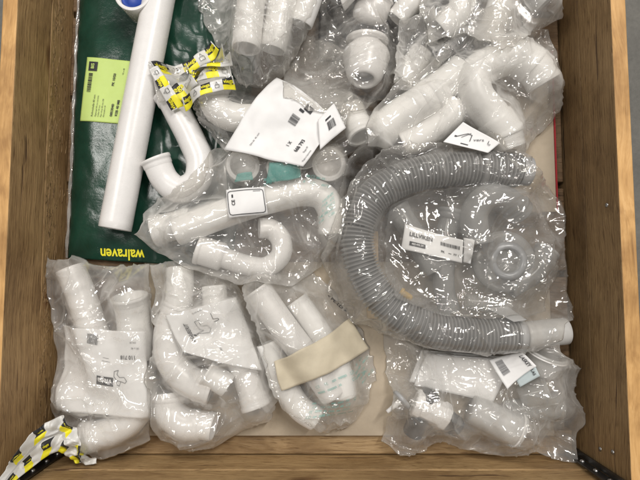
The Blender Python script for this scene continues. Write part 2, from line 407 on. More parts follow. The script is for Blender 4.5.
def barcode(a, sh, u, v, w, h, ang=0, seed=1):
    r = random.Random(seed); x = -w / 2
    c, q = math.cos(ang), math.sin(ang)
    while x < w / 2:
        b = r.choice([.0006, .0009, .0014]) * (w / .03); 
        rect(a, sh, u + (x + b / 2) * c / sh.W, v + (x + b / 2) * q / sh.H, b, h, ang, .0011, 4, 'barcode'); a.hold = 'barcode'; x += b + r.choice([.0006, .001]) * (w / .03)
    a.hold = None
def ink(name, a, mat, parent):
    for kind, (V, F) in a.p: mk(name if a.merged else kind, V, F, M[mat], parent, smooth=False)

def crumple(X, amp, scale, seed):
    n, m = X.shape[:2]; Z = np.zeros((n, m))
    for i in range(n):
        for j in range(m):
            p = Vector((X[i, j, 0] * scale + seed * 7.3, X[i, j, 1] * scale - seed * 3.1, seed))
            Z[i, j] = abs(mnoise.noise(p)) + .5 * abs(mnoise.noise(p * 2.1)) + .2 * mnoise.noise(p * 5)
    return Z * amp
def bilin(c, n, m):
    c = [np.array(q, float) for q in c]; u = np.linspace(0, 1, n)[:, None, None]; v = np.linspace(0, 1, m)[None, :, None]
    return (c[0] * (1 - u) + c[1] * u) * (1 - v) + (c[3] * (1 - u) + c[2] * u) * v
def grid_faces(n, m, o=0): return [(o + i * m + j, o + (i + 1) * m + j, o + (i + 1) * m + j + 1, o + i * m + j + 1) for i in range(n - 1) for j in range(m - 1)]
def drape(corners, amp=.003, scale=18, seed=1, off=.0015, soft=4, res=.003, lift=None, minz=None, edgewob=0.0):
    """corners (px): readable bottom-left, bottom-right, top-right, top-left; the sheet rests on the pile"""
    Hm = blur(dilate(HF, soft), soft) if soft else HF
    c = [P(*q) if len(q) == 3 else PH(q[0], q[1], off, Hm) for q in corners]
    free = len(corners[0]) == 3
    Wd = np.linalg.norm(c[1] - c[0]); Hd = np.linalg.norm(c[3] - c[0]); n = max(6, int(Wd / res)); m = max(6, int(Hd / res))
    X = bilin(c, n, m)
    if edgewob:
        for i in range(n):
            for j in range(m):
                X[i, j, 0] += edgewob * mnoise.noise(Vector((X[i, j, 0] * 30 + seed, X[i, j, 1] * 30, 3))); X[i, j, 1] += edgewob * mnoise.noise(Vector((X[i, j, 0] * 30 + seed, X[i, j, 1] * 30, 9)))
    z = h_at(X[..., 0], X[..., 1], Hm) + off
    if free: z = np.maximum(z, X[..., 2])
    X[..., 2] = np.maximum(z, h_at(X[..., 0], X[..., 1]) + off) + crumple(X, amp, scale, seed)
    return X
def sheet_mesh(name, X, mat, parent=None, thick=.0004, midx=None):
    n, m = X.shape[:2]; V = X.reshape(-1, 3); Vb = V - np.array([0, 0, thick]); F = grid_faces(n, m); o = n * m
    Fb = [tuple(reversed([i + o for i in f])) for f in F]; E = []
    for i in range(n - 1): E += [(i * m, o + i * m, o + (i + 1) * m, (i + 1) * m), (i * m + m - 1, (i + 1) * m + m - 1, o + (i + 1) * m + m - 1, o + i * m + m - 1)]
    for j in range(m - 1): E += [(j, j + 1, o + j + 1, o + j), ((n - 1) * m + j, o + (n - 1) * m + j, o + (n - 1) * m + j + 1, (n - 1) * m + j + 1)]
    mi = None
    if midx is not None: mi = list(midx) + list(midx) + [0] * len(E)
    return mk(name, list(V) + list(Vb), F + Fb + E, mat, parent, True, mi)

# ------------------------------------------------------------------ bags: a film relaxed over its contents
def resample(poly, n):
    poly = np.array(poly, float); s = np.concatenate([[0], np.cumsum(np.linalg.norm(np.diff(poly, axis=0), axis=1))]); t = np.linspace(0, s[-1], n)
    return np.stack([np.interp(t, s, poly[:, k]) for k in range(poly.shape[1])], 1)
def coons(sides, n, m):
    b, r, t, l = resample(sides[0], n), resample(sides[1], m), resample(sides[2], n), resample(sides[3], m)  # b,t left->right ; l,r bottom->top
    u = np.linspace(0, 1, n)[:, None, None]; v = np.linspace(0, 1, m)[None, :, None]
    return (1 - v) * b[:, None] + v * t[:, None] + (1 - u) * l[None] + u * r[None] - ((1 - u) * (1 - v) * b[0] + u * (1 - v) * b[-1] + (1 - u) * v * t[0] + u * v * t[-1])
def proj(a, b, L, k=1.0, only_stretch=False):
    d = b - a; l = np.sqrt((d * d).sum(-1, keepdims=True)) + 1e-9; e = (l - L[..., None]) / l * .5 * k
    d *= e; a += d; b -= d
def relax(X, Lx, Ly, La, Lb, iters, Hm, grav=.00012, pin=None, eps=.0008, bend=.04, pinw=.12, ceil=None):
    V = np.zeros_like(X); tgt = X.copy()
    for it in range(iters):
        old = X.copy(); X = X + V * .86; X[..., 2] -= grav
        for _ in range(2):
            for o in (0, 1):
                a = X[o:-1:2]; b = X[o + 1::2][:a.shape[0]]; proj(a, b, Lx[o::2])
                a = X[:, o:-1:2]; b = X[:, o + 1::2][:, :a.shape[1]]; proj(a, b, Ly[:, o::2])
            for o in (0, 1):
                a = X[o:-1:2, :-1]; b = X[o + 1::2, 1:][:a.shape[0]]; proj(a, b, La[o::2], .5)
                a = X[o:-1:2, 1:]; b = X[o + 1::2, :-1][:a.shape[0]]; proj(a, b, Lb[o::2], .5)
        lap = np.zeros_like(X); lap[1:-1, 1:-1] = (X[2:, 1:-1] + X[:-2, 1:-1] + X[1:-1, 2:] + X[1:-1, :-2]) / 4 - X[1:-1, 1:-1]
        X += lap * bend
        if pin is not None: X[..., :2] += (tgt[..., :2] - X[..., :2]) * pin[..., None] * pinw * 3
        X[..., 2] = np.maximum(X[..., 2], h_at(X[..., 0], X[..., 1], Hm) + eps)
        if pin is not None: X[..., 2] += (h_at(X[..., 0], X[..., 1], Hm) + eps - X[..., 2]) * pin * .12
        V = np.clip(X - old, -.004, .004)
    return X
def lens_of(X):
    nrm = lambda d: np.sqrt((d * d).sum(-1))
    return nrm(X[1:] - X[:-1]), nrm(X[:, 1:] - X[:, :-1]), nrm(X[1:, 1:] - X[:-1, :-1]), nrm(X[1:, :-1] - X[:-1, 1:])
def up2(X):
    n, m = X.shape[:2]; Y = np.zeros((2 * n - 1, 2 * m - 1, X.shape[2])); Y[::2, ::2] = X; Y[1::2, ::2] = (X[1:] + X[:-1]) / 2
    Y[:, 1::2] = (Y[:, :-1:2] + Y[:, 2::2]) / 2; return Y
def fieldnoise(n, m, cells, r):
    g = r.standard_normal((cells + 2, cells + 2)); u = np.linspace(0, cells, n); v = np.linspace(0, cells, m); i = u.astype(int); j = v.astype(int)
    a = (u - i)[:, None]; b = (v - j)[None]; a = a * a * (3 - 2 * a); b = b * b * (3 - 2 * b)
    return (g[i][:, j] * (1 - a) + g[i + 1][:, j] * a) * (1 - b) + (g[i][:, j + 1] * (1 - a) + g[i + 1][:, j + 1] * a) * b
def wob(side, amp, r):
    s = resample(side, 28); k = np.arange(28); w = np.sin(k / 27 * math.pi) ** .4
    return s + (r.standard_normal((28, 2)) * amp * w[:, None])
def bag(name, label, sides, fi=0, slack=1.07, seed=1, group='clear plastic bags of pipe fittings', res=.0058, iters=110, puff=.018, eps=.0018, bottom=True, edge=1.1, cat='plastic bag', bridge=.82, folds=40, fa=.0072):
    """sides in photo pixels: bottom (left>right), right (bottom>top), top (left>right), left (bottom>top)"""
    r = np.random.default_rng(seed)
    sd = [wob(s, edge, r) for s in sides]
    # keep corners shared
    sd[1][0] = sd[0][-1]; sd[3][0] = sd[0][0]; sd[2][0] = sd[3][-1]; sd[2][-1] = sd[1][-1]
    Hs = blur(HF, 3)
    sd = [np.array([PH(x, y, .002, Hs)[:2] for x, y in s]) for s in sd]
    Wd = arclen(sd[0])[-1]; Hd = arclen(sd[3])[-1]; Wd = max(Wd, arclen(sd[2])[-1]); Hd = max(Hd, arclen(sd[1])[-1])
    n = max(12, int(Wd / res)); m = max(12, int(Hd / res))
    G = coons(sd, n, m); X = np.zeros((n, m, 3)); X[..., :2] = G
    Lx, Ly, La, Lb = lens_of(X)
    sl = 1 + (slack - 1) * np.clip(1 + .75 * fieldnoise(n, m, 7, r) + .5 * fieldnoise(n, m, 15, r), .1, 2.6)
    Lx = Lx * sl[1:]; Ly = Ly * sl[:, 1:]; La = La * sl[1:, 1:]; Lb = Lb * sl[1:, 1:]
    Hd_ = blur(dilate(HF, 5), 6)
    uu = np.linspace(0, 1, n)[:, None]; vv = np.linspace(0, 1, m)[None]; dome = (np.sin(uu * math.pi) * np.sin(vv * math.pi)) ** .5
    X[..., 2] = h_at(G[..., 0], G[..., 1], Hd_) + .004 + puff * dome + .004 * np.abs(fieldnoise(n, m, 16, r)) + .003 * fieldnoise(n, m, 30, r)
    pin = np.zeros((n, m)); pin[0] = pin[-1] = 1; pin[:, 0] = pin[:, -1] = 1
    Hc = np.maximum(np.maximum(blur(HF, 1), HF), BASE + (blur(blur(dilate(HF, 4), 9), 5) - BASE) * bridge)
    X = relax(X, Lx, Ly, La, Lb, iters, Hc, pin=pin, eps=eps)
    # finer pass
    X = up2(X); Y = np.stack([np.pad(sl, 0)], -1); Y = up2(Y)[..., 0]
    X[..., 2] += .0005 * fieldnoise(*X.shape[:2], 60, r) * (1 + np.clip(fieldnoise(*X.shape[:2], 9, r), -1, 2))
    Gf = np.zeros_like(X); Gf[..., :2] = up2(np.dstack([G, G[..., :1] * 0]))[..., :2]
    L2 = lens_of(Gf); f = 1.012; pin2 = np.zeros(X.shape[:2]); pin2[0] = pin2[-1] = 1; pin2[:, 0] = pin2[:, -1] = 1
    X = relax(X, L2[0] * Y[1:] * f, L2[1] * Y[:, 1:] * f, L2[2] * Y[1:, 1:] * f, L2[3] * Y[1:, 1:] * f, 34, Hc, pin=pin2, eps=eps, grav=.00006, bend=.03, pinw=.05)
    # sharp fold lines pressed into the film
    X = up2(X)
    for _ in range(6):
        lap = np.zeros_like(X); lap[1:-1, 1:-1] = (X[2:, 1:-1] + X[:-2, 1:-1] + X[1:-1, 2:] + X[1:-1, :-2]) / 4 - X[1:-1, 1:-1]; X += lap * .6
    N_, M_ = X.shape[:2]; wx, wy = X[..., 0].copy(), X[..., 1].copy()
    nx_ = .004 * fieldnoise(N_, M_, 9, r); ny_ = .004 * fieldnoise(N_, M_, 9, r)
    env = np.minimum(1, np.minimum.reduce([np.minimum(np.arange(N_), N_ - 1 - np.arange(N_))[:, None] * np.ones((1, M_)), np.ones((N_, 1)) * np.minimum(np.arange(M_), M_ - 1 - np.arange(M_))[None]]) / 5)
    cx, cy_ = wx.mean(), wy.mean(); dz = np.zeros((N_, M_)); nf = int(folds * (Wd * Hd / .03) ** .7)
    for k in range(nf):
        i, j = r.integers(2, N_ - 2), r.integers(2, M_ - 2); x0, y0 = wx[i, j], wy[i, j]
        an = math.atan2(y0 - cy_, x0 - cx) + r.normal() * .7 if r.random() < .6 else r.random() * math.pi
        Lf = r.uniform(.02, .11); w = r.uniform(.0022, .0085) if r.random() < .7 else r.uniform(.0009, .0016); A = fa * r.uniform(.3, 1) * (1 if r.random() < .75 else -.6) * min(1, w / .0022)
        dx, dy = wx + nx_ - x0, wy + ny_ - y0; t = dx * math.cos(an) + dy * math.sin(an); dd = -dx * math.sin(an) + dy * math.cos(an) + r.normal() * 5 * t * t
        dz += A * np.exp(-np.abs(dd) / w) * np.clip(1 - (t / Lf) ** 2, 0, 1)
    dz += .0004 * np.abs(fieldnoise(N_, M_, 70, r)) * np.clip(fieldnoise(N_, M_, 8, r) + .4, 0, 2)
    X[..., 2] += dz * env
    X[..., 2] = np.maximum(X[..., 2], h_at(X[..., 0], X[..., 1], HF) + eps * .6)
    X[..., 0] = np.clip(X[..., 0], xl + .0012, xr - .0012); X[..., 1] = np.maximum(X[..., 1], YB + .0012)
    V = list(X.reshape(-1, 3)); F = grid_faces(N_, M_)
    if bottom:
        Bm = X.copy(); Bm = Bm[:, :, :]; d = np.minimum.reduce([np.minimum(np.arange(N_), N_ - 1 - np.arange(N_))[:, None] * np.ones((1, M_)), np.ones((N_, 1)) * np.minimum(np.arange(M_), M_ - 1 - np.arange(M_))[None]])
        low = blur(BASE, 2); zb = h_at(X[..., 0], X[..., 1], low) + .0015; k = np.clip(d / 12, 0, 1); Bm[..., 2] = np.minimum(X[..., 2] * (1 - k) + zb * k, X[..., 2] - .0003 * (k > 0))
        o = len(V); V += list(Bm[1:-1, 1:-1].reshape(-1, 3)); n2, m2 = N_ - 2, M_ - 2
        F += [tuple(reversed(f)) for f in grid_faces(n2, m2, o)]
        # close the rim
        top = lambda i, j: i * M_ + j
        bot = lambda i, j: o + (i - 1) * m2 + (j - 1)
        rim = [(i, 0) for i in range(N_)] + [(N_ - 1, j) for j in range(1, M_)] + [(i, M_ - 1) for i in range(N_ - 2, -1, -1)] + [(0, j) for j in range(M_ - 2, 0, -1)]
        cl = lambda i, j: bot(min(max(i, 1), N_ - 2), min(max(j, 1), M_ - 2))
        for a, b in zip(rim, rim[1:] + rim[:1]):
            q = (top(*b), top(*a), cl(*a), cl(*b)); q2 = []
            for z in q:
                if z not in q2: q2.append(z)
            if len(q2) > 2: F.append(tuple(q2))
    o = mk(name, V, F, FILM[fi], None); tag(o, label, cat, group)
    h_grid(X); return o, X
BASE = HF.copy()
def level():
    """what is in the crate so far becomes the ground the next bag lies on"""
    global BASE
    BASE = HF.copy()

# ================================================================== THE PLACE
# concrete floor round the crate
def concrete():
    m, nt, nd, ln = newmat('concrete'); out = N(nt, 'ShaderNodeOutputMaterial'); b = N(nt, 'ShaderNodeBsdfPrincipled'); ln.new(b.outputs[0], out.inputs[0])
    mp = mapped(nt, (1, 1, 1)); n1 = noise(nt, mp, 5, 8, .65); n2 = noise(nt, mp, 90, 5, .7)
    mx = N(nt, 'ShaderNodeMix', data_type='FLOAT'); mx.inputs[0].default_value = .35; ln.new(n1.outputs[0], mx.inputs[2]); ln.new(n2.outputs[0], mx.inputs[3])
    r = ramp(nt, [(.3, (.085, .082, .072)), (.5, (.14, .134, .118)), (.7, (.20, .19, .168))]); ln.new(mx.outputs[0], r.inputs[0]); ln.new(r.outputs[0], b.inputs['Base Color'])
    b.inputs['Roughness'].default_value = .6; bp = N(nt, 'ShaderNodeBump'); bp.inputs['Distance'].default_value = .001; ln.new(n2.outputs[0], bp.inputs['Height']); ln.new(bp.outputs[0], b.inputs['Normal']); return m
FZ = -.17
V, F = box_vf(-4, 4, -4, 5, FZ - .1, FZ); o = mk('concrete_floor', V, F, concrete(), None, False); tag(o, kind='structure')

CXC = -.0075; HWX = .38
YB = P(315, 458, 0)[1]; YT = YB + 1.16; RIM = .128; SEAM = .045; TB = .0195
crate = empty('wooden_crate', (CXC, (YB + YT) / 2, -.15), 'open wooden crate of weathered brown boards with pale sawn rims, standing on concrete', 'crate')
weath = lambda n, ax, sd, k=1.0, c=1.0: wood(n, ax, sd, (.17 * k, .104 * k, .044 * k), (.26 * k, .165 * k, .074 * k), (.36 * k, .238 * k, .112 * k), c)
sawn = wood('sawn_lit_rim_wood', 1, 3.3, (.46, .25, .085), (.62, .355, .13), (.74, .455, .19), 1.0, False, .0004)  # fresh sawn colour, with the full light on the rim painted in
sawnx = wood('sawn_lit_end_wood', 0, 5.3, (.46, .25, .085), (.62, .355, .13), (.74, .455, .19), 1.0, False, .0004)  # same sawn colour with its light painted in, grain along x
def board(name, x0, x1, y0, y1, z0, z1, face, top):
    """subdivided board, slightly irregular, sawn top in a lit tone"""
    V, F = box_vf(x0, x1, y0, y1, z0, z1); o = mk(name, V, F, [face, top if z1 > .1 else face], crate, False, [0, 1, 0, 0, 0, 0]); bevel(o, .0016 if z1 > .1 else .0004, 2); return o
xl, xr = CXC - HWX, CXC + HWX
for z0, z1, sd in ((-.052, SEAM - .0012, 1), (SEAM, RIM, 2)):
    board('side_board', xl - TB, xl, YB - TB, YT + TB, z0, z1, weath('weathered_lit_left_%s' % sd, 1, sd * 2.3, 1.65 if sd == 1 else 1.55, .8), sawn)  # wall facing the light: brightness painted into the wood tone
    board('side_board', xr, xr + TB, YB - TB, YT + TB, z0, z1, weath('weathered_shaded_right_%s' % sd, 1, sd * 4.7 + 1, 1.05 if sd == 1 else 1.2, .8), sawn)  # same wood in a darker tone, this wall's shade painted in
    board('end_board', xl + .002, xr - .002, YB - TB, YB - (.0 if sd == 1 else .0012), z0, z1, wood('lit_end_wood_%s' % sd, 0, sd * 3.1, (.30, .182, .078), (.44, .288, .134), (.56, .39, .195), .8), sawnx)  # wood colour raised to carry the light on the near end
    board('end_board', xl + .002, xr - .002, YT, YT + TB, z0, z1, weath('weathered_far_%s' % sd, 0, sd * 5.1), sawnx)
r_ = random.Random(5); Vs, Fs = [], []
for k in range(420):
    y = r_.uniform(YB + .02, YB + .75); z = SEAM - .004 - abs(r_.gauss(0, .022)); z = max(z, -.02); L = r_.uniform(.004, .022); o_ = len(Vs); h = r_.uniform(.0002, .0011); w = r_.uniform(.0003, .0008); dz_ = r_.gauss(0, .0022)
    for t, q in ((0, .2), (.35, 1), (.7, .8), (1, .15)): 
        Vs += [(xl + .00005, y + L * t, z + dz_ * t - w * q), (xl + h * q, y + L * t, z + dz_ * t + .001 * math.sin(t * 5 + k)), (xl + .00005, y + L * t, z + dz_ * t + w * q)]
    for t in range(3):
        b_ = o_ + t * 3; Fs += [(b_, b_ + 3, b_ + 4, b_ + 1), (b_ + 1, b_ + 4, b_ + 5, b_ + 2)]
fib = mk('torn_fibres', Vs, Fs, wood('fibre_wood', 1, 8.8, (.20, .12, .055), (.36, .23, .11), (.50, .34, .17), 1, False), crate, True)
# pallet deck; behind the bright front plank, shade under the bags is painted in
for k in range(9):
    y0 = YB + .002 + k * .134
    V, F = box_vf(xl + .003, xr - .003, y0, y0 + (.124 if k else .034), -.030, -.010); 
    o = mk('deck_board', V, F, wood('deck_wood_%d' % k, 0, 9.1 + k * 1.7, *(((.26, .165, .078), (.40, .27, .135), (.52, .37, .20)) if k == 0 else ((.12, .075, .038), (.22, .14, .075), (.32, .21, .12))), .9), crate, False); bevel(o, .0018)
for x in (xl + .05, CXC, xr - .05):
    V, F = box_vf(x - .045, x + .045, YB, YT, -.150, -.0305); mk('bearer', V, F, M['card'], crate, False)
# steel corner hinge seen in the near right corner, near left too
for sx, xc in ((1, xr), (-1, xl)):
    root = crate
    V, F = box_vf(min(xc - sx * .004, xc - sx * .0165), max(xc - sx * .004, xc - sx * .0165), YB + .0025, YB + .0055, -.02, RIM - .006)
    h = mk('corner_hinge', V, F, M['metal'], crate, False); bevel(h, .0008)
    V, F = box_vf(min(xc - sx * .0025, xc - sx * .0045), max(xc - sx * .0025, xc - sx * .0045), YB + .006, YB + .014, -.02, RIM - .006)
    mk('hinge_leaf', V, F, M['metal'], crate, False)
    for z in (.0, .03, .065, .1):
        pth = np.array([[xc - sx * .0095, YB + .0056, z], [xc - sx * .0095, YB + .0085, z]]); V, F = rings(pth, [(0, .0035), (.0018, .003), (.0026, .0001)], 14); mk('rivet', V, F, M['steel'], h)
# nails in the side boards
for (px, py, z) in ((602, 452, .09), (588, 449, .06), (612, 205, .1), (21, 470, .1)):
    s = 1 if px > 320 else -1; x = xr if s > 0 else xl; y = P(px, py, z)[1]
    pth = np.array([[x + s * .001, y, z], [x - s * .0012, y, z]]); V, F = rings(pth, [(0, .003), (.002, .0028), (.0023, .0001)], 12); mk('nail_head', V, F, M['steel'], crate)

# flat carton with a red edge, lying on the deck
def carton(x0, y0, x1, y1, z, lab, red=True):
    ca = P(x0, y0, 0); cb = P(x1, y1, 0)
    car = empty('flat_carton', ((ca[0] + cb[0]) / 2, (ca[1] + cb[1]) / 2, z - .009), lab, 'cardboard')
    V, F = box_vf(ca[0], cb[0], ca[1], cb[1], z - .009, z); o = mk('carton_body', V, F, M['card'], car, False); bevel(o, .001)
    if red: V, F = box_vf(cb[0], cb[0] + .0022, ca[1] + .002, cb[1] - .002, z - .009, z + .0012); mk('red_edge', V, F, M['red'], car, False)
carton(140, 436, 549, 262, 0, 'flat beige cardboard carton under the bottom row of bags', False)
carton(448, 212, 551, 50, .0005, 'flat beige cardboard carton with a red right edge, under the top right bag')
HF[:] = np.maximum(HF, .001)
ramp_ = lambda d: np.clip(1 - d / .016, 0, 1) * .030      # films climb the crate's sides a little
HF[:] = np.maximum(HF, np.maximum(ramp_(np.minimum(gx - xl, xr - gx))[:, None], ramp_(gy - YB)[None, :] * .6)); level()
# timber offcut showing between the bags
a = P(366, 232, 0); b = P(378, 318, 0); V, F = box_vf(a[0], b[0], b[1], a[1], .0005, .013)
o = mk('wood_offcut', V, F, wood('offcut_wood', 1, 6.6, (.3, .2, .1), (.46, .33, .19), (.58, .43, .27), 1, False)); bevel(o, .001); tag(o, 'short pale wood offcut lying on the carton left of the grey hose', 'wood offcut')

# ================================================================== THE THINGS
GP = 'white plastic drain pipes and fittings'
WALR = 'walraven'
# ---- dark green printed bag (its own wrinkled skin) with a lime sticker
def green_bag():
    c = [P(67, 258, .008), P(232, 268, .008), P(268, -60, .008), P(81, -60, .008)]
    n, m = 110, 210; X = bilin(c, n, m)
    for j in range(m):
        for i in range(n):
            u, v = i / (n - 1), j / (m - 1); x, y = X[i, j, 0], X[i, j, 1]
            e = min(u, 1 - u, v, 1 - v); dome = 1 - math.exp(-e * 22)
            p = Vector((x * 16, y * 9, 1.3)); w = abs(mnoise.noise(p)) ; w2 = abs(mnoise.noise(p * 2.7 + Vector((4, 0, 0))))
            cr = max(0, min(1, (u - .38) * 4))          # calm by the sticker, crinkled to the right
            edge = math.exp(-u * 28)
            X[i, j, 2] = .003 + .0085 * dome + (.003 + .006 * cr) * w + (.0012 + .0040 * cr) * w2 + .0016 * mnoise.noise(Vector((x * 6, y * 5, 0))) + .0012 * edge * mnoise.noise(Vector((x * 60, y * 40, 2)))
            X[i, j, 0] += .0016 * mnoise.noise(Vector((1, y * 14, 5))) * (1 if u < .5 else 0)
    g = empty('printed_plastic_bag', X[0, 0] * [1, 1, 0], 'dark green glossy printed bag lying flat with a lime sticker and yellow upside down lettering', 'plastic bag')
    sheet_mesh('bag_skin', X, M['green'], g, .0025)
    sh = Sheet(X); h_grid(X)
    # clear welded margin along the left side
    E = np.zeros((5, m, 3))
    for k in range(5):
        E[k] = X[0]; E[k][:, 0] -= .0042 * k / 4; E[k][:, 2] += .0012 * np.sin(np.arange(m) * .35 + k) + .0004
    sheet_mesh('clear_margin', E, FILM[1], g, .0003)
    # lettering, upside down in the photo
    a = acc(); V, Fc = text_mesh(WALR, True)
    w = V[:, 0].max() - V[:, 0].min(); L = P(97, 253, .012); Rr = P(146, 250, .012); sz = np.linalg.norm(L - Rr) / w
    cpt = P(121.5, 252.5, .012); u = (cpt[0] - c[0][0]) / (c[1][0] - c[0][0]); v = (cpt[1] - c[0][1]) / (c[3][1] - c[0][1])
    add(a, sh.put(V * [1, 1.12, 1], u, v + .006, sz, math.pi + .02, .0007), Fc); ink('lettering', a, 'yink', g)
    # sticker
    cs = [(121, 124), (133, 64), (86, 58), (80, 121)]   # u = up in the photo
    cs = [(120, 124), (133, 62), (87, 57), (80, 121)]
    XS = np.zeros((40, 30, 3)); cc = [P(*q, .012) for q in cs]; XS[:] = bilin(cc, 40, 30)
    XS[..., 2] = h_at(XS[..., 0], XS[..., 1], blur(HF, 3)) + .0014
    stk = sheet_mesh('lime_sticker', XS, M['lime'], g, .0003); stk['label'] = 'lime green rectangular sticker with black print'
    s2 = Sheet(XS); a = acc(); W_, H_ = s2.W, s2.H
    rect(a, s2, .86, .83, .014, .013); barcode(a, s2, .60, .86, .028, .006, 0, 4)
    for k, (v, l, sz_) in enumerate([(.70, 'Rohrschelle 40 mm', .0042), (.615, 'Pijpbeugel 40 mm verzinkt', .0030), (.55, 'Collier 40 mm', .0030), (.485, 'Pipe clamp 40 mm, M8', .0030), (.42, 'Abrazadera 40', .0030)]):
        V, Fc = text_mesh(l); ww = (V[:, 0].max() - V[:, 0].min()) * sz_; txt(a, s2, l, .08 + ww / 2 / W_, v, sz_)
    txt(a, s2, '0853040', .2, .24, .0055, bold=True); txt(a, s2, 'KSB 40 M8', .24, .12, .0055, bold=True); txt(a, s2, 'PK 10/50', .68, .32, .0052, bold=True); txt(a, s2, '10 x 40', .82, .14, .0034)
    ink('print', a, 'ink', stk); a = acc(); txt(a, s2, 'BIS', .86, .83, .0065, 0, .0018, True); ink('logo_letters', a, 'lime', stk)
green_bag(); level()

# ---- loose white pipes on the green bag
pipe('drain_pipe', 'long straight white pipe lying across the green printed bag', 'pipe', [(168, -48, .037), (115, 229, .036)], .0226, 'white', group=GP)
def blue_cap():
    p = P(136, -3, .05); g = empty('pipe_plug', (p[0], p[1], .012), 'white ring cap with a blue inside at the top edge left of the long pipe', 'cap')
    path = np.array([[p[0], p[1], .014], [p[0] - .002, p[1] + .002, .058]]); V, F = rings(path, [(0, .0001), (0, .024), (.040, .026), (.0435, .0268), (.044, .0262), (.044, .0225), (.043, .0216), (.010, .0216), (.010, .0001)]); mk('cap_body', V, F, M['white'], g)
    V, F = rings(path, [(.0105, .0212), (.034, .0212), (.0355, .0205), (.0355, .016), (.026, .015), (.026, .0001)]); o = mk('blue_insert', V, F, M['blue'], g); 
blue_cap()
pipe('drain_trap', 'white J shaped trap pipe with a wide collar, right of the long pipe', 'trap', [(168, 93, .038), (180, 117, .036), (192, 141, .034), (200, 163, .034), (196, 182, .034), (180, 190, .035), (166, 181, .037), (155, 158, .044)], .0195, 'white', sockets=[(0, .017, .0030), (-.014, 0, .0022)], group=GP)

# ---- small dark stuff at the top, beneath the bags
def rubber_mat():
    X = drape([(318, 62), (470, 70), (490, -40), (320, -40)], .014, 22, 5, .004, 0, .004)
    o = sheet_mesh('black_plastic_sheet', X, M['blackrub'], None, .001); tag(o, 'crumpled black plastic sheet beneath the bags at the top centre', 'plastic sheet'); h_grid(X)
rubber_mat(); level()

# ================================================================== bag A, lower left
pipe('drain_pipe', 'white straight pipe slanting at the upper left of the lower left bag', 'pipe', [(70, 268, .034), (80, 292, .032), (98, 345, .030), (108, 375, .028)], .0200, 'white', group=GP)
pipe('pipe_coupling', 'white ring mouthed coupling right of the slanting pipe in the lower left bag', 'coupling', [(129, 296, .042), (133, 318, .032), (135, 360, .026)], .0225, 'cream', sockets=[(0, .012, .003)], group=GP)
pipe('pipe_elbow', 'white elbow at the bottom of the lower left bag under its paper sheet', 'elbow', [(84, 438, .024), (108, 432, .026), (132, 418, .028), (142, 395, .028), (140, 370, .026)], .0205, 'white', sockets=[(0, .02, .0026)], group=GP)
pipe('pipe_elbow', 'small cream elbow at the left rim of the lower left paper sheet', 'elbow', [(68, 396, .022), (84, 404, .022), (98, 396, .022)], .0175, 'cream', group=GP)
def leaflet_viega():
    X = drape([(146, 331), (64, 325), (57, 410), (150, 417)], .0040, 15, 11, .0015, 6, .0025, edgewob=.0015)
    g = empty('paper_sheet', X.mean((0, 1)) * [1, 1, 0], 'white paper sheet with a black nameplate and elbow drawing in the lower left bag', 'paper sheet')
    sheet_mesh('paper', X, M['paper'], g); s = Sheet(X); a = acc()
    # u runs to the left, v downwards in the photo : the print is upside down
    plate = (.44, .60)
    rect(a, s, plate[0], plate[1], .0270, .0130, -.12); barcode(a, s, .56, .12, .016, .014, -.1, 3)
    txt(a, s, '110 718', .18, .31, .0080, bold=True); txt(a, s, '40 x 40', .10, .20, .0042); txt(a, s, 'DN 40', .12, .13, .0036)
    rect(a, s, .42, .33, .01, .0005, -.1); rect(a, s, .42, .37, .014, .0005, -.1)
    line(a, s, [(-x, y) for x, y in [(.033, -.004), (.030, .002), (.034, .006), (.042, .005), (.046, .010), (.0435, .013), (.036, .0115), (.029, .011), (.0245, .005), (.026, -.002), (.033, -.004)]], .0008)
    line(a, s, [(-.036, .0115), (-.033, .018), (-.028, .016), (-.030, .0105)], .0007)
    ink('print', a, 'ink', g); a = acc(); txt(a, s, 'viega', plate[0], plate[1] - .005, .0112, -.12, .0018, True); ink('nameplate_letters', a, 'paper', g)
    h_grid(X + [0, 0, .0016])
leaflet_viega()
bagA, XA = bag('clear_plastic_bag', 'clear bag in the lower left corner holding pipes and a white paper sheet', [
    [(58, 436), (80, 450), (105, 458), (130, 449), (152, 440)], [(152, 440), (153, 400), (158, 350), (160, 300), (152, 262)],
    [(42, 256), (62, 262), (80, 256), (100, 266), (120, 262), (152, 262)], [(58, 436), (55, 405), (58, 360), (50, 320), (44, 290), (42, 256)]], 0, 1.10, 11)
level()

# ================================================================== bag B
pipe('drain_pipe', 'cream upright pipe at the upper left of the second lower bag', 'pipe', [(180, 268, .030), (180, 290, .034), (176, 320, .038)], .0190, 'cream', group=GP)
pipe('pipe_elbow', 'big white elbow with collar curving down the left side of the second lower bag', 'elbow', [(180, 306, .034), (170, 330, .036), (171, 358, .036), (188, 380, .036), (212, 388, .034)], .0215, 'white', sockets=[(0, .018, .003), (-.024, 0, .0028)], group=GP)
pipe('pipe_elbow', 'white elbow with an open mouth at the bottom of the second lower bag', 'elbow', [(168, 392, .022), (170, 412, .024), (186, 424, .026), (204, 425, .027), (214, 427, .028)], .0195, 'white', sockets=[(.006, -.018, .0032)], group=GP)
pipe('pipe_coupling', 'cream coupling at the top centre of the second lower bag', 'coupling', [(214, 286, .028), (216, 312, .03)], .0175, 'cream', sockets=[(.018, 0, .002)], group=GP)
def end_with_marks():
    g = pipe('drain_pipe', 'white pipe end with a printed collar at the right bottom of the second lower bag', 'pipe', [(236, 352, .030), (247, 380, .031), (256, 408, .034)], .0180, 'white', sockets=[(-.02, 0, .0025)], group=GP)
end_with_marks()
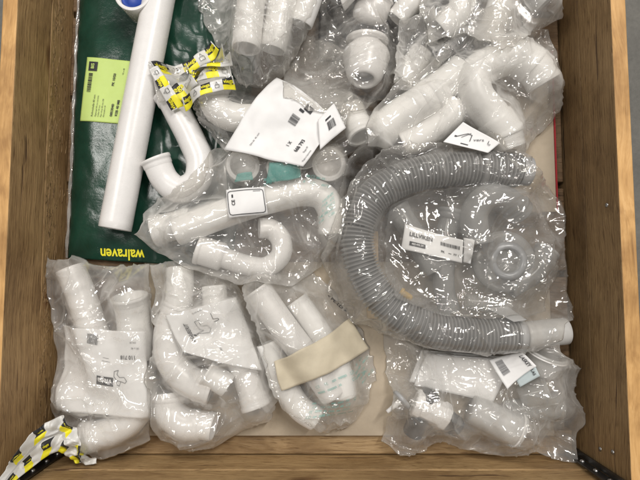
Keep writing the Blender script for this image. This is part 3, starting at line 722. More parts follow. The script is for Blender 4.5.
pipe('pipe_coupling', 'white threaded cup lying right of the big elbow in the second lower bag', 'coupling', [(206, 372, .048), (228, 386, .044)], .0165, 'cream', sockets=[(0, .01, .002)], group=GP)
def leaflet_geberit():
    X = drape([(262, 370), (236, 297), (165, 316), (183, 352)], .0028, 15, 21, .0015, 10, .0025, edgewob=.001)
    # reading direction: up the photo, tops of the letters to the left
    g = empty('paper_sheet', X.mean((0, 1)) * [1, 1, 0], 'white paper sheet with black lettering and a pipe drawing in the second lower bag', 'paper sheet')
    sheet_mesh('paper', X, M['paper'], g); s = Sheet(X); a = acc(); W_, H_ = s.W, s.H
    at = lambda px, py: (lambda p: (float(np.unravel_index(np.argmin(((X[..., :2] - p[:2]) ** 2).sum(-1)), X.shape[:2])[0]) / (X.shape[0] - 1), float(np.unravel_index(np.argmin(((X[..., :2] - p[:2]) ** 2).sum(-1)), X.shape[:2])[1]) / (X.shape[1] - 1)))(P(px, py, .06))
    # angle so that the words run up and slightly left like in the photo
    p0, p1 = at(191, 341), at(184, 323); ang = math.atan2((p1[1] - p0[1]) * H_, (p1[0] - p0[0]) * W_)
    u, v = at(188, 332); txt(a, s, 'GEBERIT', u, v, .0082, ang, bold=True); u, v = at(192, 342); rect(a, s, u, v, .0040, .0040, ang)
    def poly(pts, w):
        q = [at(*p) for p in pts]; line(a, s, [((x - .5) * W_, (y - .5) * H_) for x, y in q], w)
    poly([(194, 322), (197, 320), (199, 327), (206, 326), (209, 330), (207, 333), (197, 335), (194, 337)], .0007)
    poly([(194, 322), (197, 330), (202, 331), (195, 335)], .0007); u, v = at(194, 336); rect(a, s, u, v, .003, .004, ang)
    poly([(209, 314), (212, 319), (217, 318), (217, 321), (213, 322)], .0008)
    u, v = at(196, 312); txt(a, s, 'PE-HD 40 mm', u, v, .0028, ang - 1.3); u, v = at(222, 352); txt(a, s, 'Ln 40', u, v, .0050, ang)
    ink('print', a, 'ink', g); h_grid(X + [0, 0, .0016])
leaflet_geberit()
bagB, XB = bag('clear_plastic_bag', 'milky clear bag second from the left in the bottom row, with a lettered paper sheet', [
    [(163, 440), (190, 449), (215, 447), (240, 432), (270, 418)], [(270, 418), (282, 395), (268, 360), (262, 320), (240, 285)],
    [(150, 264), (170, 262), (200, 268), (240, 285)], [(163, 440), (152, 415), (150, 370), (158, 310), (150, 264)]], 0, 1.10, 12)
level()

# ================================================================== bag C
pipe('drain_pipe', 'thick white pipe slanting under the beige tape of the third lower bag', 'pipe', [(257, 289, .046), (280, 322, .044), (310, 362, .038), (334, 396, .030)], .0195, 'white', open1=False, sockets=[(0, .012, .0015)], group=GP)
pipe('drain_pipe', 'white pipe left of the thick one in the third lower bag', 'pipe', [(268, 342, .026), (282, 378, .025), (300, 408, .024), (318, 420, .024)], .0175, 'cream', open1=False, group=GP)
pipe('drain_pipe', 'cream pipe at the right side of the third lower bag', 'pipe', [(296, 300, .026), (320, 334, .026), (340, 372, .026), (345, 398, .025)], .0170, 'cream', open1=False, group=GP)
bagC, XC = bag('taped_plastic_bag', 'clear bag with a beige paper tape and teal print, third in the bottom row', [
    [(308, 425), (322, 433), (332, 428), (345, 430), (356, 420)], [(356, 420), (368, 400), (378, 372), (366, 335), (345, 306), (330, 285)],
    [(243, 288), (262, 270), (285, 273), (308, 268), (330, 285)], [(308, 425), (282, 408), (266, 380), (262, 350), (250, 320), (243, 288)]], 0, 1.09, 13)
def sub_on_bag(X, parent):
    """tape and teal print of bag C, resting on its film"""
    T_ = drape([(281, 391), (369, 349), (350, 319), (274, 362)], .0026, 18, 31, .0016, 4, .0025, edgewob=.003)
    sheet_mesh('paper_tape', T_, M['tape'], parent); h_grid(T_)
def teal_prints(parent, quads, seed):
    r = random.Random(seed); a = acc(True)
    for q in quads:
        s = Sheet(drape(q, 0, 10, 1, .0012, 1, .004)); rows = max(2, int(s.H / .0065))
        for k in range(rows):
            x = .06
            while x < .92:
                w = r.uniform(.05, .2); 
                if r.random() < .8:
                    if r.random() < .5: txt(a, s, r.choice(['PE', 'LD', '04', 'PAP', 'CE']), x + w / 2, (k + .5) / rows, .006, 0, .0008, True)
                    else: rect(a, s, x + w / 2, (k + .5) / rows, w * s.W * .9, .0032, 0, .0008, 4)
                x += w + .03
    ink('teal_print', a, 'teal', parent)
sub_on_bag(XC, bagC); teal_prints(bagC, [[(316, 396), (366, 374), (362, 362), (310, 386)], [(302, 420), (352, 412), (356, 396), (310, 402)], [(358, 392), (374, 372), (366, 350), (352, 368)]], 5)
level()

# ================================================================== bag J, lower right
def folded_leaflet():
    X = drape([(414, 385), (492, 402), (512, 360), (426, 353)], .003, 20, 41, .016, 0, .003)
    u = np.linspace(0, 1, X.shape[0])[:, None]; X[..., 2] += .004 * np.abs(u - .3)
    g = empty('folded_leaflet', X.mean((0, 1)) * [1, 1, 0], 'folded blank white leaflet inside the lower right bag', 'leaflet')
    sheet_mesh('leaf', X, M['paper'], g, .0008); Y = X.copy(); Y[..., 0] -= .006; Y[..., 1] += .004; Y[..., 2] -= .005; sheet_mesh('leaf', Y, M['paper'], g, .0008); h_grid(X)
folded_leaflet()
def valve():
    p = P(428, 412, .03); g = empty('pipe_fitting', (p[0], p[1], .0), 'white squarish fitting with dark grey rubber ends in the lower right bag', 'fitting')
    path = catmull(px3([(414, 402, .03), (430, 409, .032), (446, 418, .03)])); L = arclen(path)[-1]
    V, F = rings(path, [(0, .0001), (0, .017), (.001, .020), (.010, .021), (.012, .018), (L - .012, .018), (L - .010, .021), (L - .001, .020), (L, .018), (L, .0001)], 8); o = mk('fitting_body', V, F, M['white'], g, False); bevel(o, .001)
    for ctrl in ([(424, 405, .034), (432, 393, .026)], [(440, 414, .03), (458, 428, .024)], [(420, 416, .03), (412, 434, .02)]):
        q = catmull(px3(ctrl)); l = arclen(q)[-1]; V, F = rings(q, [(0, .013), (.004, .0145), (l - .004, .0145), (l - .001, .0135), (l, .0115), (l - .004, .0001)]); mk('rubber_end', V, F, M['blackrub'], g)
        for c in q: h_ball(c, .017)
    for c in path: h_ball(c, .02)
    q = catmull(px3([(399, 402, .03), (387, 412, .034)])); l = arclen(q)[-1]; V, F = rings(q, [(0, .004), (l * .6, .003), (l, .0028), (l, .0001)], 14); o = mk('stem', V, F, M['white'], g)
    q = catmull(px3([(403, 398, .028), (396, 405, .03)])); V, F = rings(q, [(0, .0001), (0, .014), (.002, .015), (.005, .015), (.006, .006), (.006, .0001)]); o = mk('flange', V, F, M['greyp'], g)
    for c in q: h_ball(c, .012)
valve()
def cups():
    for (c, r, mt, lab) in (([(540, 372, .02), (548, 352, .03)], .026, 'frost', 'frosted plastic cup at the upper right of the lower right bag'), ([(520, 398, .02), (549, 390, .032)], .020, 'clear', 'clear ribbed cup under the barcode card in the lower right bag'),
                       ([(470, 408, .025), (520, 432, .03)], .023, 'frost', 'frosted tapered tube in the middle of the lower right bag'), ([(505, 412, .02), (560, 405, .02)], .018, 'clear', 'clear plastic tube at the right of the lower right bag')):
        q = catmull(px3(c)); l = arclen(q)[-1]; g = empty('plastic_cup', q[0] * [1, 1, 0], lab, 'plastic cup')
        pr = [(0, .0001), (0, r * .8), (.002, r * .86)] + [(t, r * (.86 + .14 * t / l) + (.0006 if (k % 2) else 0)) for k, t in enumerate(np.arange(.004, l - .004, .003))] + [(l - .0035, r * 1.08), (l - .001, r * 1.08), (l, r * 1.04), (l, r * .95), (.003, r * .78), (.003, .0001)]
        V, F = rings(q, pr); mk('cup_body', V, F, M[mt], g); V, F = rings(q, [(l - .006, r * 1.02), (l - .0058, r * 1.11), (l - .004, r * 1.12), (l - .0038, r * 1.0)]); mk('rim', V, F, M['white'] if mt == 'frost' else M[mt], g)
        for cc in q: h_ball(cc, r)
cups()
bagJ, XJ = bag('clear_plastic_bag', 'clear bag in the lower right corner holding a leaflet, a fitting and plastic cups', [
    [(381, 440), (405, 455), (440, 440), (480, 456), (530, 450), (577, 464)], [(577, 464), (574, 440), (586, 420), (570, 395), (584, 370), (560, 352), (556, 335)],
    [(384, 334), (420, 338), (480, 336), (556, 335)], [(381, 440), (388, 415), (396, 400), (386, 375), (384, 334)]], 0, 1.12, 14)
def barcode_card():
    X = drape([(489, 360), (507, 389), (536, 366), (522, 352)], .0008, 20, 51, .0012, 9, .0025); u = np.linspace(0, 1, X.shape[1])[None, :]; X[..., 2] += .006 * (u - .5) ** 2
    g = empty('barcode_card', X.mean((0, 1)) * [1, 1, 0], 'curled white card with a barcode lying on the lower right bag', 'card')
    sheet_mesh('card', X, M['paper'], g, .0006); s = Sheet(X); a = acc(); barcode(a, s, .38, .24, .018, .012, 0, 8); txt(a, s, 'LASKEY', .50, .88, .0068, 0, bold=True); ink('print', a, 'ink', g)
    Y = drape([(515, 378), (520, 387), (540, 376), (534, 364)], .0006, 20, 52, .0010, 6, .0025); o = sheet_mesh('pale_blue_flap', Y, PB, g, .0005); s = Sheet(Y); a = acc(); txt(a, s, 'LAS', .5, .82, .005, 0, bold=True); ink('flap_print', a, 'ink', g); h_grid(X)
PB = plastic('pale_blue_paper', (.50, .57, .58), .6, .04)
barcode_card()
level()

# ================================================================== bag M, middle left
pipe('pipe_coupling', 'short white ring shaped coupling standing at the right end of the ring row', 'coupling', [(329, 170, .012), (329, 164, .058)], .0215, 'white', sockets=[(-.014, 0, .0022)], group=GP, wall=.0045)
pipe('pipe_coupling', 'short cream ring shaped coupling standing at the left end of the ring row', 'coupling', [(243, 172, .012), (243, 165, .056)], .0215, 'cream', sockets=[(-.012, 0, .002)], group=GP, wall=.004)
pipe('pipe_coupling', 'short cream coupling under teal printed film in the middle of the ring row', 'coupling', [(284, 174, .012), (284, 168, .054)], .0225, 'cream', sockets=[(-.012, 0, .002)], group=GP, wall=.004)
pipe('drain_pipe', 'cream double socket pipe end at the left of the middle bag', 'pipe', [(154, 231, .034), (174, 226, .034), (192, 222, .034)], .0205, 'cream', sockets=[(0, .016, .003)], group=GP)
pipe('drain_pipe', 'long white pipe with a bent right end in the middle bag', 'pipe', [(176, 232, .050), (205, 221, .050), (240, 208, .050), (275, 198, .048), (304, 192, .046), (322, 196, .044), (331, 210, .040), (334, 232, .034)], .0200, 'cream', open0=True, sockets=[(-.030, 0, .0025)], group=GP)
pipe('drain_trap', 'small white U bend with a wide socket left, below the long bent pipe', 'trap', [(197, 249, .040), (222, 257, .036), (246, 265, .034), (266, 267, .034), (281, 255, .034), (281, 240, .035), (271, 229, .038), (259, 228, .042)], .0145, 'white', sockets=[(0, .040, .0070)], group=GP)
bagM, XM = bag('clear_plastic_bag', 'clear bag with teal print in the middle left, over the ring row and bent pipe', [
    [(138, 236), (160, 254), (190, 270), (235, 286), (290, 290), (322, 270)], [(322, 270), (340, 240), (347, 200), (350, 165), (346, 146)],
    [(212, 152), (250, 142), (300, 140), (346, 146)], [(138, 236), (152, 208), (190, 176), (212, 152)]], 0, 1.06, 15)
teal_prints(bagM, [[(272, 178), (306, 168), (304, 158), (268, 164)], [(300, 184), (330, 190), (332, 178), (306, 172)], [(318, 226), (336, 214), (334, 190), (322, 200)], [(262, 188), (292, 178), (290, 170), (262, 178)]], 9)
def teal_patch():
    X = drape([(267, 183), (303, 178), (301, 161), (268, 163)], .0016, 30, 64, .0012, 4, .0022, edgewob=.005); sheet_mesh('teal_film_print', X, M['teal'], bagM, .0002)
    X = drape([(236, 181), (252, 180), (250, 172), (238, 174)], .001, 30, 65, .0012, 4, .0022, edgewob=.004); sheet_mesh('teal_film_print', X, M['teal'], bagM, .0002)
teal_patch()
def ce_label():
    X = drape([(229, 218), (268, 214), (264, 187), (226, 190)], .0006, 15, 61, .0014, 4, .0025)
    g = empty('product_label', X.mean((0, 1)) * [1, 1, 0], 'pale label with a rounded black outline on the middle bag', 'label'); sheet_mesh('label_sheet', X, M['paper'], g, .0003); s = Sheet(X); a = acc()
    w, h = s.W * .46, s.H * .42; k = .004; line(a, s, [(-w + k, -h), (w - k, -h), (w - .001, -h + .001), (w, -h + k), (w, h - k), (w - .001, h - .001), (w - k, h), (-w + k, h), (-w + .001, h - .001), (-w, h - k), (-w, -h + k), (-w + .001, -h + .001), (-w + k, -h)], .0009)
    txt(a, s, 'CE', .18, .5, .0065, 1.57, bold=True); rect(a, s, .16, .74, .0022, .0045); rect(a, s, .8, .86, .01, .0006); ink('print', a, 'ink', g); h_grid(X)
ce_label()
level()

# ================================================================== bag E with the elbow and big label
pipe('pipe_elbow', 'white glossy bent pipe below the yellow printed band, its mouth upwards', 'elbow', [(216, 84, .056), (213, 98, .056), (220, 111, .056), (236, 118, .055), (262, 119, .055), (300, 121, .052), (326, 123, .05)], .0205, 'cream', sockets=[(0, .014, .0018)], group=GP)
pipe('pipe_coupling', 'white coupling with a dark open mouth left of the top right bag', 'coupling', [(350, 108, .046), (356, 122, .052), (363, 137, .060)], .0195, 'cream', sockets=[(-.018, 0, .0025)], group=GP)
bagE, XE = bag('clear_plastic_bag', 'crumpled clear bag over the bent pipe and large white label', [
    [(204, 128), (222, 152), (262, 160), (305, 172), (345, 158)], [(345, 158), (378, 152), (386, 130), (380, 104)],
    [(198, 92), (230, 84), (270, 86), (320, 88), (380, 104)], [(204, 128), (198, 110), (198, 92)]], 2, 1.12, 16)
level()

# ================================================================== loose films in the gaps
bagX, _x = bag('clear_plastic_bag', 'empty crumpled clear bag between the bent pipe and the top centre bag', [
    [(262, 116), (300, 112), (345, 128)], [(345, 128), (352, 96), (348, 50)], [(268, 44), (305, 36), (348, 50)], [(262, 116), (270, 84), (268, 44)]], 0, 1.22, 31, bridge=.8, puff=.02)
bagY, _x = bag('clear_plastic_bag', 'empty crumpled clear bag above the left shoulder of the grey hose', [
    [(338, 214), (360, 200), (400, 176)], [(400, 176), (440, 158), (446, 138)], [(372, 128), (400, 136), (446, 138)], [(338, 214), (340, 170), (372, 128)]], 3, 1.18, 32, puff=.02)
level()
def label_E():
    X = drape([(303, 167), (338, 122), (277, 78), (224, 150)], .0052, 17, 71, .002, 9, .0028, edgewob=.0012)
    g = empty('paper_label', X.mean((0, 1)) * [1, 1, 0], 'large white paper label with small black print over the bent pipe', 'label'); sheet_mesh('label_sheet', X, M['paper'], g, .0003); s = Sheet(X); a = acc()
    txt(a, s, '668 793', .33, .20, .0075, bold=True); txt(a, s, '1 X', .30, .33, .0062, bold=True); txt(a, s, 'Bogen 87', .30, .105, .0034); txt(a, s, 'Made in Germany', .20, .045, .0034)
    rect(a, s, .86, .37, .010, .012); rect(a, s, .78, .43, .004, .007); txt(a, s, 'DN 40  45 mm', .20, .72, .0032); barcode(a, s, .62, .44, .013, .012, 0, 12)
    ink('print', a, 'ink', g)
    a = acc(); rect(a, s, .86, .37, .005, .0035, .5, .001); ink('print_gap', a, 'paper', g); h_grid(X)
label_E()
def label_E2():
    X = drape([(320, 150), (346, 128), (334, 104), (318, 120)], .005, 24, 72, .001, 6, .0028); g = empty('paper_label', X.mean((0, 1)) * [1, 1, 0], 'small wrinkled label with a barcode right of the large white label', 'label'); sheet_mesh('label_sheet', X, M['paper'], g, .0003); s = Sheet(X); a = acc(); barcode(a, s, .55, .45, .013, .012, 0, 13); rect(a, s, .5, .72, .012, .003); ink('print', a, 'ink', g)
label_E2()
level()
# ================================================================== bag F, top centre
def flanged():
    p = P(368, 70, .05); g = empty('flanged_fitting', (p[0], p[1], .01), 'white bulb shaped fitting with a thin round flange and a front hole, top centre', 'fitting')
    q = catmull(px3([(367, 40, .050), (366, 58, .052), (364, 80, .066)])); l = arclen(q)[-1]
    V, F = rings(q, [(0, .0001), (0, .029), (.0006, .0305), (.004, .0305), (.0046, .029), (.0046, .021), (.009, .024), (.016, .031), (.026, .034), (.036, .0315), (l - .008, .025), (l - .001, .0195), (l, .0175), (l, .0148), (l - .002, .0138), (l - .022, .0132), (l - .022, .0001)]); mk('bulb', V, F, M['white'], g)
    V, F = rings(q, [(l - .014, .0124), (l - .013, .009), (l - .012, .0088), (l - .010, .0124)]); mk('seal_ring', V, F, M['greyrub'], g)
    for c in q: h_ball(c, .030)
flanged()
def cup_top():
    q = catmull(px3([(377, -6, .055), (372, 8, .05), (368, 24, .042)])); l = arclen(q)[-1]; g = empty('pipe_plug', q[1] * [1, 1, 0], 'rounded white cap above the flanged fitting at the top centre', 'cap')
    V, F = rings(q, [(0, .0001), (0, .022), (.001, .0245), (l - .012, .0255), (l - .006, .024), (l - .002, .020), (l, .013), (l + .0008, .0001)]); mk('cap_body', V, F, M['white'], g); sleeve(q, .004, .012, .024, .0268, 'collar', M['white'], g)
    for c in q: h_ball(c, .024)
cup_top()
def pale_card(cs, lab, seed, s_txt=None):
    X = drape(cs, .002, 22, seed, .003, 5, .003); g = empty('paper_label', X.mean((0, 1)) * [1, 1, 0], lab, 'label'); sheet_mesh('label_sheet', X, M['paper'], g, .0004)
    if s_txt: s = Sheet(X); a = acc(); s_txt(a, s); ink('print', a, 'ink', g)
    h_grid(X)
pale_card([(345, 11), (376, -4), (368, -20), (338, -8)], 'blank corner of a white label at the top edge above the white cap', 81)
# black corrugated hose bits and rings between the bags
for k, (c, r, lab) in enumerate(([[(424, 22, .05), (444, 10, .055), (462, 6, .05), (474, 18, .045)], .009, 'thin black curved hose at the top centre right'], [[(436, 60, .05), (452, 46, .056), (462, 36, .05)], .010, 'short black hose end between the top bags'])):
    q = catmull(px3(c)); L = arclen(q)[-1]; pr = [(0, .0001)] + [(t, r + .0011 * math.sin(t / .0032 * 2 * math.pi)) for t in np.arange(0, L, .0005)] + [(L, .0001)]
    V, F = rings(q, pr, 20); o = mk('black_hose', V, F, M['blackrub']); tag(o, lab, 'hose')
    for cc in q: h_ball(cc, r)
pipe('pipe_elbow', 'milky white elbow under film right of the flanged bulb fitting', 'elbow', [(396, 20, .046), (408, 6, .05), (424, -4, .05)], .016, 'cream', group=GP)
bagF, XF = bag('clear_plastic_bag', 'crumpled clear bag around the flanged bulb fitting, top centre', [
    [(284, 100), (316, 114), (350, 112), (385, 108), (404, 92)], [(404, 92), (402, 62), (416, 30), (424, -16)],
    [(290, -28), (340, -30), (380, -30), (424, -16)], [(284, 100), (282, 60), (286, 10), (290, -28)]], 2, 1.2, 17, bridge=.45)
level()
# inner clear pouch right of it
pipe('pipe_coupling', 'white coupling in the small crinkled pouch between the top bags', 'coupling', [(400, 82, .030), (424, 52, .036)], .019, 'cream', group=GP)
bagF2, XF2 = bag('clear_plastic_bag', 'small crinkled milky pouch between the flanged fitting and the top right bag', [
    [(392, 88), (410, 96), (432, 84)], [(432, 84), (448, 60), (450, 22)], [(398, 24), (420, 14), (450, 22)], [(392, 88), (394, 60), (398, 24)]], 1, 1.16, 27)
level()

# ================================================================== bag D, top left of centre
pipe('drain_pipe', 'white pipe with open lower end in the top bag, left of its neighbour', 'pipe', [(256, -40, .082), (250, 10, .082), (246, 49, .086)], .0195, 'cream', group=GP)
pipe('drain_pipe', 'white pipe right of the open ended one in the top bag', 'pipe', [(288, -40, .072), (281, 10, .070), (272, 50, .066)], .0195, 'cream', group=GP)
pipe('drain_pipe', 'white pipe at the right side of the top bag, mostly above the photo edge', 'pipe', [(318, -40, .070), (310, -4, .064), (300, 24, .058)], .0180, 'cream', group=GP)
bagD, XD = bag('clear_plastic_bag', 'milky clear bag hanging down from the top edge with two parallel pipes', [
    [(236, 82), (248, 94), (262, 94), (276, 80)], [(276, 80), (296, 62), (312, 34), (322, -4), (326, -34)],
    [(186, -34), (220, -36), (270, -34), (326, -34)], [(236, 82), (224, 58), (204, 26), (186, -34)]], 0, 1.12, 18)
level()

# ================================================================== bag G, top right
pipe('drain_trap', 'big white double bend trap arching in the top right bag', 'trap', [(544, 84, .048), (534, 68, .050), (514, 58, .052), (492, 63, .054), (474, 76, .056), (476, 96, .056), (492, 116, .052), (504, 134, .048), (508, 148, .044)], .0245, 'cream', sockets=[(.030, .066, .003), (-.050, -.018, .0035)], group=GP)
pipe('drain_pipe', 'thick white pipe slanting at the left of the top right bag', 'pipe', [(372, 138, .036), (400, 116, .040), (432, 96, .042), (462, 70, .042)], .0250, 'cream', sockets=[(0, .03, .003), (.085, .108, .003)], group=GP)
pipe('pipe_elbow', 'white elbow at the lower left of the top right bag beside the small tag', 'elbow', [(402, 146, .034), (424, 136, .038), (446, 120, .042), (456, 104, .042)], .0200, 'cream', sockets=[(0, .018, .0025)], group=GP)
pipe('drain_pipe', 'white upright pipe at the top of the top right bag', 'pipe', [(508, -20, .06), (498, 12, .06), (486, 46, .056)], .0185, 'cream', group=GP)
bagG, XG = bag('clear_plastic_bag', 'large clear bag of thick white bends in the top right corner', [
    [(366, 148), (400, 158), (440, 152), (475, 156), (516, 160)], [(516, 160), (545, 134), (560, 110), (562, 70), (548, 30)],
    [(462, 22), (490, 10), (520, 22), (548, 30)], [(366, 148), (362, 124), (392, 92), (424, 70), (462, 22)]], 0, 1.08, 19, folds=34, bridge=.7)
level()
pipe('plastic_bottle', 'clear round bottle neck at the top right edge above the big bends', 'bottle', [(520, -22, .05), (545, 4, .05)], .022, 'frost', group=None)
pipe('pipe_elbow', 'blurred white elbow at the top edge between the black hose and the upright pipe', 'elbow', [(440, 30, .05), (456, 16, .056), (466, -8, .056)], .019, 'cream', group=GP)
bagH, XH = bag('clear_plastic_bag', 'crinkled clear bag along the top edge right of centre', [
    [(430, 44), (462, 36), (500, 52), (520, 44), (556, 26)], [(556, 26), (562, 8), (556, -30)], [(424, -34), (480, -36), (520, -34), (556, -30)], [(430, 44), (420, 8), (424, -34)]], 0, 1.16, 20)
level()

# ================================================================== bag I, the grey hose
def hose():
    ctrl = [(522, 171, .046), (500, 169, .047), (470, 168, .048), (432, 171, .049), (398, 181, .05), (369, 202, .051), (357, 236, .052), (364, 272, .052), (387, 305, .051), (425, 327, .050), (470, 335, .048), (520, 335, .046)]
    path = catmull(px3(ctrl), .0015); L = arclen(path)[-1]; g = empty('corrugated_hose', path[len(path) // 2] * [1, 1, 0] + [0, 0, .02], 'long grey corrugated hose bent into a C inside its big clear bag', 'hose')
    r = .0240; pitch = L / 112; pr = []
    for t in np.arange(.004, L - .004, pitch / 8):
        ph = (t / pitch) % 1; w = .5 - .5 * math.cos(2 * math.pi * ph); pr.append((t, r - .0052 + .0054 * w ** .6))
    V, F = rings(path, pr, 44); mk('corrugated_tube', V, F, M['hose'], g)
    for (a, b) in ((-.012, .022), (L - .022, L + .006)):
        V, F = rings(path, [(a + .02, .0001), (a, .016), (a, .0185), (a + .001, .0200), (a + .008, .0205), (a + .009, .0198), (b - .009, .0198), (b - .008, .0205), (b - .001, .020), (b, .0175)]); mk('cuff', V, F, M['greyp'], g)
    mid = path[int(len(path) * .08)]
    for c in path: h_ball(c, r + .001)
    V, F = rings(path, [(.052, r - .001), (.0522, r + .0012), (.060, r + .0012), (.0602, r - .001)], 44); mk('marking_ring', V, F, M['hose'], g)
hose()
pipe('hose_cuff', 'white frosted sleeve at the lower right end of the grey hose', 'sleeve', [(524, 335, .044), (566, 331, .040)], .0185, 'frost', open0=False)
def siphon():
    p = P(500, 262, .02); g = empty('bottle_siphon', (p[0], p[1], .005), 'grey translucent bottle siphon with an elbow, in the curve of the grey hose', 'siphon')
    q = np.array([[p[0], p[1], .008], [p[0] - .002, p[1], .056]]); V, F = rings(q, [(0, .0001), (0, .028), (.003, .034), (.024, .038), (.026, .043), (.034, .043), (.036, .038), (.037, .028), (.052, .026), (.054, .021), (.054, .017), (.040, .016), (.040, .0001)], 56); mk('bowl', V, F, M['greyclear'], g)
    for k in range(6): h_ball((p[0] + .03 * math.cos(k), p[1] + .03 * math.sin(k), .026), .028)
    h_ball((p[0], p[1], .02), .036)
    q = catmull(px3([(478, 244, .05), (474, 214, .052), (486, 198, .05), (506, 200, .044), (522, 214, .036)])); L = arclen(q)[-1]; V, F = rings(q, body_prof(L, .019)); mk('elbow', V, F, M['greyclear'], g)
    for a, b in ((0, .014), (L - .016, L)): sleeve(q, a, b, .018, .0215, 'nut', M['greyclear'], g)
    for c in q: h_ball(c, .019)
    q = catmull(px3([(452, 210, .034), (446, 240, .034), (444, 290, .034), (450, 312, .032)])); L = arclen(q)[-1]; V, F = rings(q, body_prof(L, .015)); mk('inlet_tube', V, F, M['greyclear'], g)
    for c in q: h_ball(c, .015)
    sleeve(q, .0, .016, .014, .020, 'nut', M['greyclear'], g)
siphon()
pipe('plastic_tube', 'grey clear tube slanting left of the siphon inside the hose bag', 'tube', [(396, 208, .03), (412, 232, .032), (434, 272, .034)], .0165, 'greyclear', sockets=[(0, .014, .003)])
pipe('plastic_tube', 'short clear tube below the siphon bowl inside the hose bag', 'tube', [(466, 302, .034), (510, 306, .036)], .011, 'clear')
pipe('plastic_tube', 'grey tube leaving the siphon towards the right side of the hose bag', 'tube', [(508, 286, .034), (530, 276, .034), (548, 250, .032)], .0155, 'greyclear', sockets=[(0, .014, .003), (-.014, 0, .003)])
def clip():
    X = drape([(487, 308), (508, 306), (527, 320), (514, 322)], .0002, 10, 3, .002, 3, .003); o = sheet_mesh('plastic_clip', X, M['greyp'], None, .0015); tag(o, 'flat grey plastic tab lying on the lower end of the hose', 'clip'); h_grid(X)
    q = catmull(px3([(400, 292, .036), (412, 299, .04)])); l = arclen(q)[-1]; V, F = rings(q, [(0, .0001), (0, .007), (.004, .0075), (.0045, .0055), (l - .003, .005), (l, .003), (l, .0001)], 18); o = mk('yellow_plug', V, F, M['yellow']); tag(o, 'small yellow plug beside the lower left curve of the grey hose', 'plug')
    for c in q: h_ball(c, .006)
clip()
bagZ, _x = bag('grey_plastic_pouch', 'greyish inner pouch around the bottle siphon inside the hose bag', [
    [(396, 300), (440, 316), (500, 318), (540, 312)], [(540, 312), (556, 280), (552, 230), (538, 196)], [(392, 204), (430, 190), (480, 188), (538, 196)], [(396, 300), (382, 270), (380, 235), (392, 204)]], 3, 1.05, 33, puff=.012, folds=16, fa=.005)
def lill():
    X = drape([(401, 249), (462, 263), (463, 240), (405, 224)], .0008, 16, 95, .0016, 7, .0022)
    g = empty('product_label', X.mean((0, 1)) * [1, 1, 0], 'white strip label with bold black lettering in the middle of the grey hose curve', 'label'); sheet_mesh('label_sheet', X, M['paper'], g, .0003); s = Sheet(X); a = acc()
    txt(a, s, 'LILLVIKEN', .30, .66, .0075, bold=True); rect(a, s, .25, .30, .022, .0055); barcode(a, s, .80, .62, .026, .005, 0, 17); txt(a, s, 'PK', .68, .28, .0045, bold=True); rect(a, s, .80, .28, .004, .0008); txt(a, s, 'PP 17', .92, .28, .0045)
    ink('print', a, 'ink', g); a = acc(); txt(a, s, '403.435.39', .25, .30, .0036, 0, .0018, True); ink('number', a, 'paper', g)
    Y = drape([(463, 262), (470, 264), (474, 240), (463, 238)], .004, 60, 96, .001, 4, .002); o = sheet_mesh('folded_end', Y, M['paper'], g, .0003); h_grid(X + [0, 0, .0016])
lill()
bagI, XI = bag('clear_plastic_bag', 'large clear bag around the grey corrugated hose', [
    [(352, 322), (385, 334), (430, 348), (480, 354), (530, 350), (562, 340)], [(562, 340), (569, 310), (562, 275), (558, 245), (568, 215), (558, 195), (540, 178), (520, 152)],
    [(350, 184), (372, 160), (410, 142), (440, 146), (480, 144), (520, 152)], [(352, 322), (328, 292), (322, 260), (334, 220), (350, 184)]], 2, 1.13, 22, res=.0062, iters=130)
def tag_G():
    X = drape([(443, 142), (488, 153), (500, 143), (463, 122)], .0012, 20, 91, .0015, 9, .002); g = empty('paper_tag', X.mean((0, 1)) * [1, 1, 0], 'small pointed white tag with a bent pipe drawing above the grey hose', 'tag'); sheet_mesh('tag_sheet', X, M['paper'], g, .0004); s = Sheet(X); a = acc()
    ang = .0; line(a, s, [(-.021, -.003), (-.012, .006), (-.006, .006), (-.002, -.004)], .0009); line(a, s, [(-.015, -.002), (-.009, .008)], .0007); rect(a, s, .12, .4, .003, .002); txt(a, s, 'vers', .60, .60, .0075, .5); txt(a, s, 'II', .86, .55, .006); rect(a, s, .42, .14, .010, .0014, 0)
    line(a, s, [(.017, .008), (.019, .002)], .0008); ink('print', a, 'ink', g); h_grid(X)
tag_G()
def bag_marks():
    a = acc(); s = Sheet(drape([(318, 292), (352, 322), (357, 315), (323, 285)], 0, 10, 1, .0012, 1, .003)); txt(a, s, '< PE-LD >', .5, .5, .0095, 0, .0008, True); ink('recycling_print', a, 'ink', bagI)
    a = acc(); s = Sheet(drape([(343, 226), (368, 230), (369, 225), (344, 221)], 0, 10, 1, .0014, 1, .003)); txt(a, s, '40  PP  0-21  DN', .5, .5, .0035, 0, .0008, True); ink('small_print', a, 'ink', bagI)
bag_marks()
level()

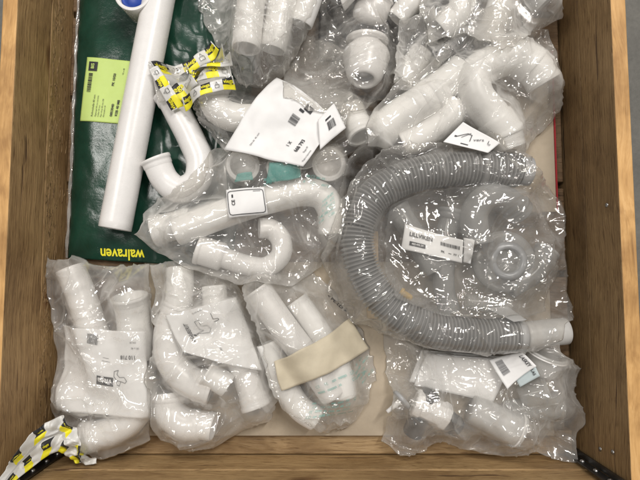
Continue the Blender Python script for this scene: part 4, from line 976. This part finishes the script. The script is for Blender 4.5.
# ================================================================== the yellow printed bag ends
def band_sheet(parent, cs, cells, seed, amp=.0022, off=.004, words=True, flip=False):
    X = drape(cs, amp, 34, seed, off, 3, .0016); n, m = X.shape[:2]; mi = []
    for i in range(n - 1):
        for j in range(m - 1):
            u = (i + .5) / (n - 1) * cells; v = (j + .5) / (m - 1); c = u % 2
            mi.append(1 if (c < 1 and v < .46) else (2 if (c < .92 and c > .06 and v >= .46 and v < .97) else 0))
    o = sheet_mesh('printed_band', X, [M['bandwhite'], M['yink'], M['ink']], parent, .0004, mi)
    s = Sheet(X); a = acc(True); b = acc(True)
    for k in range(cells):
        if k % 2 == 0: txt(a, s, 'viega', (k + .5) / cells, .71, s.H * .46, 0, .0007, True)
        else:
            u = (k + .5) / cells; h = s.H; cx, cy_ = (u - .5) * s.W, 0; w = min(.2 * h, s.W / cells * .3)
            line(b, s, [(cx - w, -.2 * h), (cx + w, -.2 * h), (cx + w, .05 * h), (cx - w, .05 * h), (cx - w, -.2 * h)], .0005); line(b, s, [(cx - w * .6, .05 * h), (cx, .3 * h), (cx + w * .6, .05 * h)], .0005)
    ink('band_letters', a, 'yink', o); 
    if b.p: ink('band_symbols', b, 'ink', o)
    return X
M['bandwhite'] = plastic('white_band_film', (.70, .69, .66), .25, .05, .0006)
def flap(cs, label, bands, seed, film_q):
    g = empty('printed_bag_end', PH(*cs) * [1, 1, 0], label, 'bag end', 'yellow and black printed bag ends')
    for k, q in enumerate(film_q):
        X = drape(q, .004, 30, seed + k, .0025, 3, .0025, edgewob=.002); sheet_mesh('film_flap', X, FILM[1], g, .0002)
    h0 = HF.copy()
    for k, (q, c) in enumerate(bands):
        X = band_sheet(g, q, c, seed + 10 + k, off=.003 + .0005 * k); h_grid(X)
flap((190, 78), 'crumpled bag end with yellow and black bands between the long pipe and the top bag', [
    ([(158, 74), (205, 62), (203, 55), (150, 62)], 4), ([(190, 90), (232, 76), (229, 62), (186, 80)], 4), ([(190, 74), (219, 50), (211, 41), (186, 64)], 3),
    ([(190, 80), (233, 66), (230, 52), (192, 70)], 4), ([(176, 102), (198, 84), (190, 74), (168, 92)], 2),
    ([(184, 106), (158, 66), (149, 70), (172, 112)], 4), ([(186, 112), (236, 90), (234, 79), (182, 98)], 5)], 100,
    [[(160, 104), (236, 92), (222, 44), (148, 62)]])
def arch_flap():
    out_ = [(5, 478, .126), (16, 452, .105), (32, 434, .085), (50, 422, .066), (66, 417, .056), (80, 438, .046), (97, 461, .030)]
    inn = [(17, 479, .116), (34, 467, .090), (46, 458, .074), (54, 453, .062), (60, 452, .054), (66, 458, .044), (74, 464, .034)]
    f = lambda L: [P(*q) for q in L]
    o3, i3 = f(out_), f(inn); X = coons([i3, [i3[-1], o3[-1]], o3, [i3[0], o3[0]]], 110, 34)
    n, m = X.shape[:2]; X[..., 2] = np.maximum(X[..., 2], h_at(X[..., 0], X[..., 1]) + .003)
    for i in range(n):
        for j in range(m):
            p = Vector((X[i, j, 0] * 46, X[i, j, 1] * 46, 4.2)); X[i, j, 2] += .024 * abs(mnoise.noise(p)) + .010 * abs(mnoise.noise(p * 2.3)); X[i, j, 0] += .009 * mnoise.noise(p * .8 + Vector((9, 0, 0))); X[i, j, 1] += .009 * mnoise.noise(p * .8 + Vector((0, 9, 0)))
    X[..., 0] = np.maximum(X[..., 0], xl + .0012); X[..., 1] = np.maximum(X[..., 1], YB + .0015)
    mi = []; cells = 9
    for i in range(n - 1):
        for j in range(m - 1):
            u = (i + .5) / (n - 1) * cells; v = (j + .5) / (m - 1)
            if .44 < v < .56: mi.append(3); continue
            row = 0 if v < .44 else 1; vv = v / .44 if row == 0 else (v - .56) / .44; c = (u + .8 * row) % 2
            mi.append(1 if (c < 1 and vv < .46) else (2 if (.06 < c < .92 and .46 <= vv < .97) else 0))
    g = empty('printed_bag_end', X.mean((0, 1)) * [1, 1, 0], 'crumpled bag end with yellow and black bands in the lower left corner of the crate', 'bag end', 'yellow and black printed bag ends')
    sheet_mesh('printed_band', X, [M['bandwhite'], M['yink'], M['ink'], M['frost']], g, .0004, mi); s = Sheet(X); a = acc(True)
    for row in (0, 1):
        for k in range(6):
            u = (2 * k + .5 - .8 * row) / cells
            if .03 < u < .97: txt(a, s, 'viega', u, (.31 if row == 0 else .87), .0052, 0, .0010, True)
    ink('printed_words', a, 'yink', g)
arch_flap()
